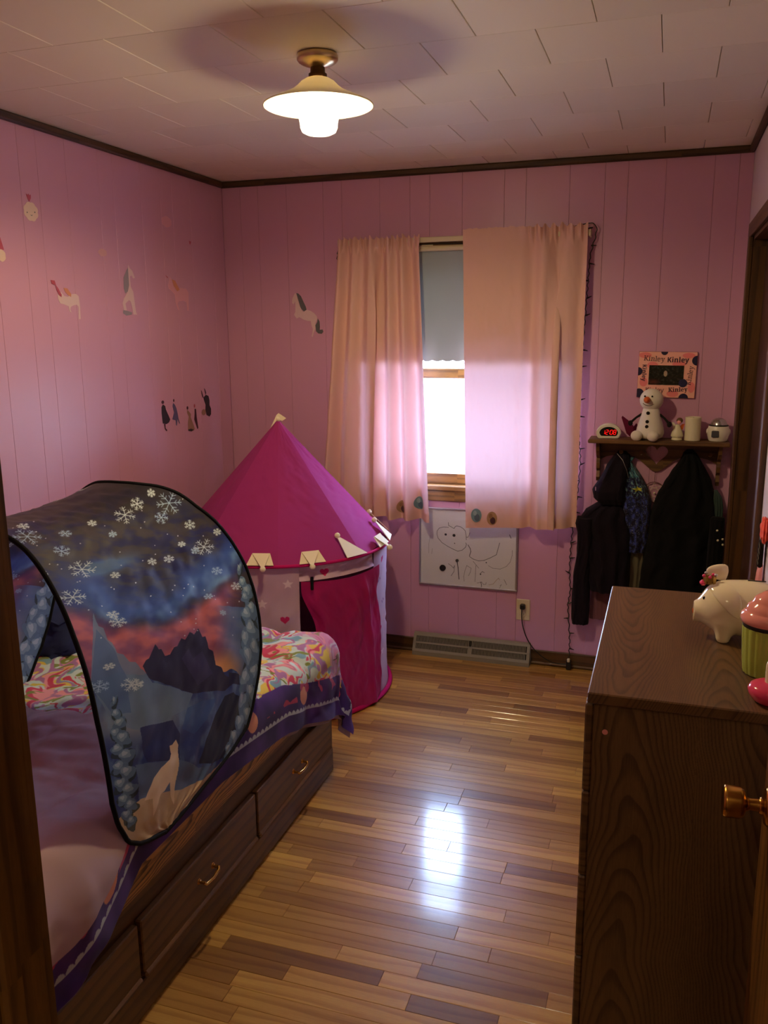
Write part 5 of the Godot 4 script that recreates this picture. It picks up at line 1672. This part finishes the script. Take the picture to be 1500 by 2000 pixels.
	part(t, "body", B.new().lathe([Vector2(0, 0.004), Vector2(0.035, 0.003), Vector2(0.055, 0.012), Vector2(0.062, 0.03), Vector2(0.059, 0.055), Vector2(0.052, 0.08), Vector2(0.045, 0.102), Vector2(0.040, 0.122), Vector2(0.036, 0.14), Vector2(0.025, 0.15), Vector2(0, 0.152)], 28), M.plush_white)
	part(t, "head", B.new().ball(Vector3(0, 0.182, 0.006), Vector3(0.052, 0.050, 0.048), 28, 18), M.plush_white)
	for s in [-1.0, 1.0]:
		part(t, "foot", B.new().ball(Vector3(-0.012 + s * 0.036, 0.022, 0.062), Vector3(0.026, 0.024, 0.027), 20, 14), M.plush_white)
		part(t, "arm", B.new().tube([Vector3(s * 0.040, 0.115, 0), Vector3(s * 0.062, 0.10, 0.010), Vector3(s * 0.082, 0.080, 0.018)], [0.006, 0.005, 0.006], 8), M.plush_dark)
		part(t, "mitten", B.new().ball(Vector3(s * 0.086, 0.074, 0.02), Vector3(0.011, 0.013, 0.009), 12, 8), M.plush_dark)
		part(t, "eye", B.new().ball(Vector3(-0.006 + s * 0.016, 0.200, 0.051), Vector3(0.0042, 0.0042, 0.003), 10, 8), M.plush_dark)
	for q in [[0.124, 0.043], [0.086, 0.052], [0.064, 0.057]]:
		part(t, "button", B.new().ball(Vector3(-0.006, q[0], q[1]), Vector3(0.008, 0.008, 0.004), 12, 8), M.plush_dark)
	part(t, "nose", B.new().lathe([Vector2(0, 0.040), Vector2(0.006, 0.036), Vector2(0.012, 0.02), Vector2(0.015, 0.0), Vector2(0.012, -0.006)], 16, Transform3D(Basis(Vector3(1, 0.25, 0).normalized(), TAUH), Vector3(-0.012, 0.184, 0.050))), M.plush_orange)
	var sm2 := []
	for i in 13:
		var a := lerpf(-2.5, -0.64, i / 12.0)
		sm2.append(Vector3(-0.004 + cos(a) * 0.032, 0.184 + sin(a) * 0.026, 0.006 + 0.0485 * sqrt(maxf(0.0, 1.0 - pow(cos(a) * 0.032 / 0.052, 2.0) - pow((0.002 + sin(a) * 0.026) / 0.050, 2.0)))))
	part(t, "smile", B.new().tube(sm2, 0.0012, 6), M.plush_dark)
	# dark red wing-shaped decoration behind the snowman
	t = thing("wing_decoration", "dark red wing-shaped decoration leaning behind the plush snowman", "decoration", Vector3(-0.150, S, ZB + 0.035), 0.2)
	part(t, "wing", B.new().slab(pv([0.0, 0.0, 0.018, 0.02, 0.012, 0.05, -0.012, 0.078, -0.044, 0.102, -0.048, 0.094, -0.036, 0.06, -0.022, 0.02]), 0.003), M.wing_wine)
	part(t, "wing", B.new().slab(pv([0.004, 0.0, 0.03, 0.01, 0.034, 0.05, 0.02, 0.07, 0.008, 0.05]), 0.003, Transform3D(Basis(Vector3.UP, -0.4), Vector3(0, 0, 0.006))), M.wing_wine)
	# angel figurine
	t = thing("angel_figurine", "little cream angel figurine with brown hair next to the candle", "figurine", Vector3(0.052, S, ZB + 0.085))
	part(t, "base", B.new().lathe([Vector2(0, 0), Vector2(0.022, 0), Vector2(0.024, 0.004), Vector2(0.021, 0.012), Vector2(0.019, 0.014)], 20), M.wax)
	part(t, "gown", B.new().lathe([Vector2(0.020, 0.013), Vector2(0.027, 0.02), Vector2(0.023, 0.036), Vector2(0.015, 0.054), Vector2(0.011, 0.066), Vector2(0.007, 0.072)], 20, Transform3D.IDENTITY, 6, 0.08), M.wax)
	part(t, "head", B.new().ball(Vector3(0.006, 0.084, 0.004), Vector3(0.010, 0.011, 0.010), 14, 10), M.cloth_rose)
	part(t, "hair", B.new().ball(Vector3(0.008, 0.090, 0.0), Vector3(0.014, 0.013, 0.012), 14, 10), M.shelf_wood)
	part(t, "wing", B.new().slab(pv([0.0, 0.04, 0.018, 0.05, 0.024, 0.075, 0.012, 0.072, 0.0, 0.055]), 0.003, Transform3D(Basis.IDENTITY, Vector3(0.006, 0, -0.010))), M.plush_orange)
	part(t, "wing", B.new().slab(pv([0.0, 0.04, -0.018, 0.05, -0.022, 0.082, -0.012, 0.078, 0.0, 0.055]), 0.003, Transform3D(Basis.IDENTITY, Vector3(-0.002, 0, -0.010))), M.wax)
	# candle and star projector
	t = thing("pillar_candle", "cream pillar candle on the shelf beside the angel figurine", "candle", Vector3(0.118, S, ZB + 0.08))
	part(t, "wax", B.new().lathe([Vector2(0, 0.0), Vector2(0.034, 0.0), Vector2(0.035, 0.004), Vector2(0.0335, 0.05), Vector2(0.0345, 0.100), Vector2(0.0345, 0.106), Vector2(0.031, 0.107), Vector2(0.029, 0.100), Vector2(0, 0.097)], 28), M.wax)
	part(t, "wick", B.new().tube([Vector3(0, 0.096, 0), Vector3(0.001, 0.106, 0)], 0.001, 6), M.plush_dark)
	t = thing("night_light", "round white night light with a silver dome and dark square window", "night light", Vector3(0.226, S, ZB + 0.085))
	part(t, "body", B.new().lathe([Vector2(0, 0), Vector2(0.034, 0), Vector2(0.040, 0.006), Vector2(0.046, 0.03), Vector2(0.047, 0.05), Vector2(0.043, 0.066), Vector2(0.040, 0.071)], 32), M.white_plastic)
	part(t, "collar", B.new().lathe([Vector2(0.040, 0.069), Vector2(0.042, 0.071), Vector2(0.041, 0.075), Vector2(0.036, 0.076)], 28), M.black_plastic)
	part(t, "dome", B.new().lathe([Vector2(0.036, 0.075), Vector2(0.034, 0.085), Vector2(0.027, 0.096), Vector2(0.015, 0.104), Vector2(0, 0.107)], 28), M.silver)
	part(t, "window", B.new().box(Vector3(-0.030, 0.022, 0.040), Vector3(0.002, 0.052, 0.049), 0.003), M.grey_rubber)
	for s in [-1.0, 1.0]:
		part(t, "ear_knob", B.new().ball(Vector3(s * 0.046, 0.045, 0), Vector3(0.005, 0.013, 0.013), 12, 8), M.white_plastic)
	# name picture frame
	t = thing("picture_frame", "pink picture frame lettered all over, with dark blue spots, above the shelf", "picture frame", Vector3(-0.0075, 1.473, ZB + 0.001), 0.0)
	t.rotation.z = -0.012
	var fpink := mat("frame_pink", rgb8(244, 178, 160), 0.35)
	var fspot := mat("frame_spot", rgb8(30, 24, 62), 0.35)
	var frose := mat("frame_rose", rgb8(238, 130, 128), 0.35)
	var fink := mat("frame_ink", rgb8(60, 20, 52), 0.4)
	var hw := 0.1265
	var hh := 0.1035
	part(t, "board", B.new().box(Vector3(-hw, -hh, 0), Vector3(hw, hh, 0.012), 0.0015), fpink)
	part(t, "back_board", B.new().box(Vector3(-hw - 0.001, -hh - 0.001, -0.0005), Vector3(hw + 0.001, hh + 0.001, 0.004)), M.wing_wine)
	for q in [[-0.10, 0.088, 0.028, 0.013], [-0.065, 0.043, 0.024, 0.016], [-0.10, -0.035, 0.018, 0.02], [0.03, -0.085, 0.026, 0.015], [0.09, 0.088, 0.028, 0.012], [0.11, -0.055, 0.015, 0.024], [0.05, 0.05, 0.03, 0.012]]:
		part(t, "rose_spot", B.new().slab(oval(q[2], q[3], 20, Vector2(q[0], q[1])), 0.0004, Transform3D(Basis.IDENTITY, Vector3(0, 0, 0.012))), frose)
	var box := pv([-hw, -hh, hw, -hh, hw, hh, -hw, hh])
	for q in [[-0.016, 0.104, 0.015], [0.1265, 0.066, 0.022], [-0.1265, 0.014, 0.019], [-0.118, -0.086, 0.022], [0.078, -0.104, 0.021]]:
		for cl in Geometry2D.intersect_polygons(oval(q[2], q[2], 28, Vector2(q[0], q[1])), box):
			part(t, "blue_spot", B.new().slab(cl, 0.0005, Transform3D(Basis.IDENTITY, Vector3(0, 0, 0.0124))), fspot)
	n1 = fnoise(520, 1.0, 3)
	var ph := paint(152, 86, func(u: float, v: float) -> Color:
		var c := rgb8(26, 26, 22).lerp(rgb8(64, 62, 56), clampf(n1.get_noise_2d(u * 9.0, v * 6.0) * 1.2, 0, 1))
		c = c.lerp(rgb8(96, 40, 34), clampf(1.0 - Vector2((u - 0.15) * 4.0, (v - 0.85) * 5.0).length(), 0, 1))
		if Vector2((u - 0.48) / 0.055, (v - 0.42) / 0.15).length() < 1.0:
			c = rgb8(168, 146, 120)
		return c)
	var pm := mat("photo_print", Color.WHITE, 0.12)
	pm.albedo_texture = tex(ph)
	b = B.new()
	b.face([Vector3(-0.079, -0.046, 0.0128), Vector3(0.073, -0.046, 0.0128), Vector3(0.073, 0.043, 0.0128), Vector3(-0.079, 0.043, 0.0128)], Vector3.ZERO, [Vector2(0, 1), Vector2(1, 1), Vector2(1, 0), Vector2(0, 0)])
	part(t, "photo", b, pm)
	part(t, "blue_spot", B.new().slab(oval(0.019, 0.019, 24, Vector2(0.072, -0.036)), 0.0005, Transform3D(Basis.IDENTITY, Vector3(0, 0, 0.0130))), fspot)
	text_part(t, "Kinley", ["Droid Serif"], 0.030, Vector3(-0.060, 0.072, 0.0131), -0.06, fink, 400, true)
	text_part(t, "Kinley", ["Droid Sans"], 0.032, Vector3(0.044, 0.068, 0.0131), 0.0, fink, 900)
	text_part(t, "Kinley", ["Droid Sans"], 0.026, Vector3(-0.100, 0.008, 0.0131), -TAUH, fink, 700)
	text_part(t, "Kinley", ["Droid Serif"], 0.028, Vector3(0.100, -0.002, 0.0131), TAUH - 0.1, fink, 400, true)
	text_part(t, "Kinley", ["Droid Serif"], 0.026, Vector3(0.052, -0.066, 0.0131), 0.05, fink, 700)
	text_part(t, "Kinley", ["Droid Sans"], 0.030, Vector3(-0.050, -0.070, 0.0131), 0.0, fink, 400)

# ------------------------------------------------------------------ chest of drawers and what stands on it
func dresser() -> void:
	var x0 := -0.108
	var x1 := 0.284
	var za := -1.690
	var zb := -2.446
	var Y := 0.95
	var t := thing("chest_of_drawers", "brown wood-grain chest of four drawers standing against the closet wall", "dresser", Vector3.ZERO)
	var b := B.new()
	b.grain = 1
	b.us = 1.0
	b.uo = Vector2(0.02, 0.30)
	b.box(Vector3(x0, 0.0, za - 0.018), Vector3(x1, Y - 0.024, za), 0.0015)
	for i in b.U.size():
		b.U[i] = Vector2(b.V[i].y * 0.98 + 0.02, (b.V[i].x + 0.15) * 1.35)
	part(t, "end_panel", b, M.laminate)
	b = B.new()
	b.grain = 1
	b.box(Vector3(x0, 0.0, zb), Vector3(x1, Y - 0.024, zb + 0.018), 0.0015)
	b.box(Vector3(x0 + 0.01, 0.0, zb + 0.018), Vector3(x1, Y - 0.024, za - 0.018))
	part(t, "carcass", b, M.laminate)
	b = B.new()
	b.grain = 2
	b.box(Vector3(-0.1205, Y - 0.024, -2.46), Vector3(0.292, Y, -1.676), 0.0025)
	for i in b.U.size():
		b.U[i] = Vector2(0.04 + (b.V[i].z + 2.46) * 1.15, 0.02 + (b.V[i].x + 0.1205 + 0.5 * (Y - b.V[i].y)) * 1.9)
	part(t, "top_board", b, M.laminate_top)
	for k in 4:
		b = B.new()
		b.grain = 2
		b.uo = Vector2(0.1, 0.23 * k)
		b.box(Vector3(x0 - 0.017, 0.720 - 0.2005 * k, zb + 0.002), Vector3(x0, 0.9185 - 0.2005 * k, za - 0.001), 0.0035)
		part(t, "drawer", b, M.laminate)
	solo("round_sticker", B.new().lathe([Vector2(0, 0.0006), Vector2(0.0055, 0.0006), Vector2(0.006, 0.0)], 18, Transform3D(Basis(Vector3.RIGHT, TAUH), Vector3(-0.083, 0.861, za + 0.0002))), M.cloth_rose, "tiny pale pink round sticker on the end of the chest of drawers", "sticker")
	# piggy bank
	var P := Vector3(0.205, Y, -2.10)
	t = thing("piggy_bank", "cream ceramic piggy bank with a crown on the chest of drawers", "piggy bank", P, 0.0)
	var pig := func(p: Vector3) -> float:
		var d := ellip(p, Vector3(0.010, 0.077, 0), Vector3(0.080, 0.068, 0.068))
		d = smin(d, ellip(p, Vector3(-0.052, 0.076, 0), Vector3(0.052, 0.060, 0.058)), 0.03)
		d = smin(d, capsule(p, Vector3(-0.088, 0.064, 0), Vector3(-0.110, 0.060, 0), 0.029, 0.025), 0.016)
		for sx in [-0.046, 0.05]:
			for sz in [-0.038, 0.038]:
				d = smin(d, capsule(p, Vector3(sx, 0.045, sz), Vector3(sx * 1.05, 0.013, sz * 1.04), 0.022, 0.0165), 0.014)
		d = maxf(d, -p.y + 0.0012)
		return maxf(d, -(p.x + 0.116))
	part(t, "body", nets(Vector3(-0.135, -0.006, -0.078), Vector3(0.1, 0.16, 0.078), 0.005, pig), M.glaze_white)
	for s in [-1.0, 1.0]:
		# the ear on the viewer's side flops down over the cheek, the other stands up
		var root := Vector3(-0.066, 0.134, 0.030 * s)
		var tip := Vector3(-0.020, 0.072, 0.072) if s > 0 else Vector3(-0.050, 0.172, -0.034)
		var bend := Vector3(-0.040, 0.124, 0.066) if s > 0 else Vector3(-0.072, 0.160, -0.030)
		var wide := Vector3(0.024, 0.010, -0.004) if s > 0 else Vector3(0.026, -0.004, 0.0)
		var ear := func(u: float, v: float) -> Vector3:
			var a := u * TAU
			var c: Vector3 = root.lerp(bend, v).lerp(bend.lerp(tip, v), v)
			var w := sqrt(maxf(0.0, 1.0 - pow(v, 2.6))) * (0.75 + 0.25 * sin(v * PI))
			var thick := Vector3(0.003, 0.004, 0.006) if s > 0 else Vector3(0.0, 0.002, 0.007)
			return c + wide * cos(a) * w + thick * sin(a) * maxf(w, 0.02)
		part(t, "ear", B.new().grid(24, 14, ear, true), M.glaze_white)
		part(t, "eye", B.new().ball(Vector3(-0.095, 0.101, s * 0.024), Vector3(0.003, 0.004, 0.003), 10, 8), M.plush_dark)
		part(t, "nostril", B.new().ball(Vector3(-0.1165, 0.060, s * 0.008), Vector3(0.0015, 0.004, 0.0028), 8, 6), M.plush_orange)
	part(t, "coin_slot", B.new().box(Vector3(0.0, 0.1445, -0.0025), Vector3(0.04, 0.1466, 0.0025), 0.001), M.vent_dark)
	var crown := B.new()
	for k in 7:
		var a := TAU * k / 7.0
		crown.box(Vector3(-0.005, 0, -0.001), Vector3(0.005, 0.016, 0.001), 0.0, Transform3D(Basis(Vector3.UP, a), Vector3(sin(a), 0, cos(a)) * 0.013 + Vector3(-0.084, 0.132, 0)))
	part(t, "crown", crown, M.gold_leaf)
	for k in 5:
		var a := TAU * k / 5.0
		part(t, "crown_gem", B.new().ball(Vector3(-0.084 + sin(a) * 0.014, 0.150 + 0.003 * (k % 2), cos(a) * 0.014), Vector3.ONE * 0.0042, 10, 8), M.silver if k % 2 else M.gem_pink)
	part(t, "bow", B.new().box(Vector3(-0.106, 0.126, -0.010), Vector3(-0.090, 0.138, 0.010), 0.005), M.gem_pink)
	# cupcake jar
	t = thing("cupcake_jar", "green ribbed ceramic jar with a pink frosting lid on the chest of drawers", "jar", Vector3(0.2335, Y, -1.89))
	part(t, "jar", B.new().lathe([Vector2(0, 0.001), Vector2(0.040, 0.0), Vector2(0.044, 0.003), Vector2(0.047, 0.03), Vector2(0.0495, 0.07), Vector2(0.051, 0.104), Vector2(0.049, 0.108)], 120, Transform3D.IDENTITY, 20, 0.045), M.glaze_green)
	part(t, "seal_band", B.new().lathe([Vector2(0.049, 0.104), Vector2(0.0525, 0.106), Vector2(0.0525, 0.115), Vector2(0.048, 0.116)], 40), M.black_plastic)
	part(t, "lid", B.new().lathe([Vector2(0.050, 0.113), Vector2(0.0565, 0.116), Vector2(0.0585, 0.124), Vector2(0.0565, 0.133), Vector2(0.050, 0.139), Vector2(0.048, 0.141), Vector2(0.0475, 0.146), Vector2(0.044, 0.153), Vector2(0.037, 0.158), Vector2(0.0345, 0.163), Vector2(0.031, 0.170), Vector2(0.022, 0.176), Vector2(0.014, 0.182), Vector2(0.0, 0.186)], 40), M.glaze_pink)
	# rose trinket holder
	t = thing("trinket_holder", "glossy rose-red dish with a pale upright post, next to the cupcake jar", "trinket holder", Vector3(0.228, Y, -1.735))
	part(t, "dish", B.new().lathe([Vector2(0, 0.0), Vector2(0.026, 0.0), Vector2(0.034, 0.006), Vector2(0.042, 0.018), Vector2(0.043, 0.027), Vector2(0.038, 0.035), Vector2(0.026, 0.041), Vector2(0.0, 0.043)], 36), M.glaze_rose)
	part(t, "post", B.new().lathe([Vector2(0.0125, 0.041), Vector2(0.0125, 0.078), Vector2(0.010, 0.084), Vector2(0, 0.085)], 20), M.glaze_white)
	# ruffled bow hanging on the closet wall
	t = thing("hanging_bow", "coral ruffled bow with a dark patterned ribbon hanging beside the closet", "hair bow", Vector3(XR, 1.0, -2.61))
	var ru := func(u: float, v: float) -> Vector3:
		var a := u * TAU
		var bb := (v - 0.5) * PI
		var r := 0.030 * (1.0 + 0.16 * sin(a * 9.0) * cos(bb) + 0.10 * sin(bb * 9.0))
		return Vector3(-0.011, 0.115, 0.03) + Vector3(cos(a) * cos(bb) * 0.33, sin(bb) * 1.2, sin(a) * cos(bb) * 1.5) * r
	part(t, "ruffle", B.new().grid(72, 24, ru, true, false, Vector2.ONE, Vector2.ZERO, true), M.cloth_coral)
	part(t, "ribbon", drape([[0.085, -0.022, 0.022, 0.010], [0.05, -0.026, 0.024, 0.012], [0.0, -0.022, 0.020, 0.012]], 0.0, 530, 0.004), M.plush_dark).transform = Transform3D(Basis(Vector3.UP, -TAUH), Vector3(-0.006, 0, 0))
	for k in 4:
		part(t, "ribbon_stripe", B.new().box(Vector3(-0.0205, 0.012 + k * 0.018, -0.014), Vector3(-0.0195, 0.018 + k * 0.018, 0.016), 0.0, Transform3D(Basis(Vector3.RIGHT, 0.3), Vector3.ZERO)), M.cloth_grey)
	part(t, "tail", drape([[0.01, -0.02, 0.02, 0.012], [-0.06, -0.03, 0.028, 0.016], [-0.13, -0.036, 0.034, 0.016]], 0.0, 531, 0.004), M.cloth_rose).transform = Transform3D(Basis(Vector3.UP, -TAUH), Vector3(-0.004, 0, 0))

# ------------------------------------------------------------------ door and its frame
func doorway() -> void:
	var t := struct("trim_5", "dark wooden frame of the bedroom doorway", "trim")
	for q in [["jamb", Vector3(-0.666, 0, ZE - 0.001), Vector3(-0.636, 2.05, ZE + 0.121)], ["jamb", Vector3(0.236, 0, ZE - 0.001), Vector3(0.263, 2.05, ZE + 0.121)], ["door_stop", Vector3(-0.637, 0, ZE + 0.045), Vector3(-0.625, 2.05, ZE + 0.075)], ["casing", Vector3(-0.705, 0, ZE - 0.018), Vector3(-0.642, 2.06, ZE)], ["casing", Vector3(-0.705, 0, ZE + 0.12), Vector3(-0.642, 2.06, ZE + 0.138)]]:
		var b := B.new()
		b.grain = 1
		b.box(q[1], q[2], 0.004)
		part(t, q[0], b, M.door_wood)
	var b := B.new()
	b.grain = 0
	b.box(Vector3(-0.666, 2.05, ZE - 0.001), Vector3(0.263, 2.072, ZE + 0.121), 0.003)
	part(t, "head_jamb", b, M.door_wood)
	# unseen hall lamp, placed behind the viewer to light the door frame and chest end
	var hl := thing("unseen_hall_lamp", "unseen hall ceiling lamp, placed to light the door frame and chest end", "lamp", Vector3(-0.45, H, 0.35))
	part(hl, "base", B.new().lathe([Vector2(0, 0), Vector2(0.07, 0), Vector2(0.07, -0.02), Vector2(0.06, -0.025)], 28), M.brass)
	part(hl, "globe", B.new().lathe([Vector2(0.06, -0.022), Vector2(0.075, -0.05), Vector2(0.07, -0.085), Vector2(0.04, -0.11), Vector2(0, -0.118)], 28), M.lamp_glow)
	var ol := OmniLight3D.new()
	ol.name = "unseen_hall_light"
	ol.position = Vector3(0, -0.07, 0)
	ol.light_color = Color(1.0, 0.91, 0.73)
	ol.light_energy = 0.27
	ol.light_size = 0.06
	ol.omni_range = 8.0
	ol.omni_attenuation = 2.0
	ol.shadow_enabled = true
	hl.add_child(ol)
	var d := struct("door_2", "brown wooden bedroom door standing open against the closet wall", "door")
	b = B.new()
	b.grain = 1
	b.box(Vector3(0.200, 0.012, -1.492), Vector3(0.235, 2.035, -0.690), 0.003)
	part(d, "door_leaf", b, M.door_wood)
	var kt := Transform3D(Basis(Vector3.BACK, TAUH), Vector3(0.200, 0.897, -1.418))
	part(d, "rosette", B.new().lathe([Vector2(0.032, 0.0), Vector2(0.032, 0.004), Vector2(0.028, 0.008), Vector2(0.016, 0.010), Vector2(0.013, 0.016)], 32, kt), M.knob_brass)
	part(d, "knob", B.new().lathe([Vector2(0.011, 0.012), Vector2(0.010, 0.030), Vector2(0.013, 0.036), Vector2(0.0235, 0.040), Vector2(0.026, 0.046), Vector2(0.0275, 0.066), Vector2(0.0265, 0.071), Vector2(0.022, 0.073), Vector2(0.016, 0.070), Vector2(0.0, 0.069)], 36, kt), M.knob_brass)
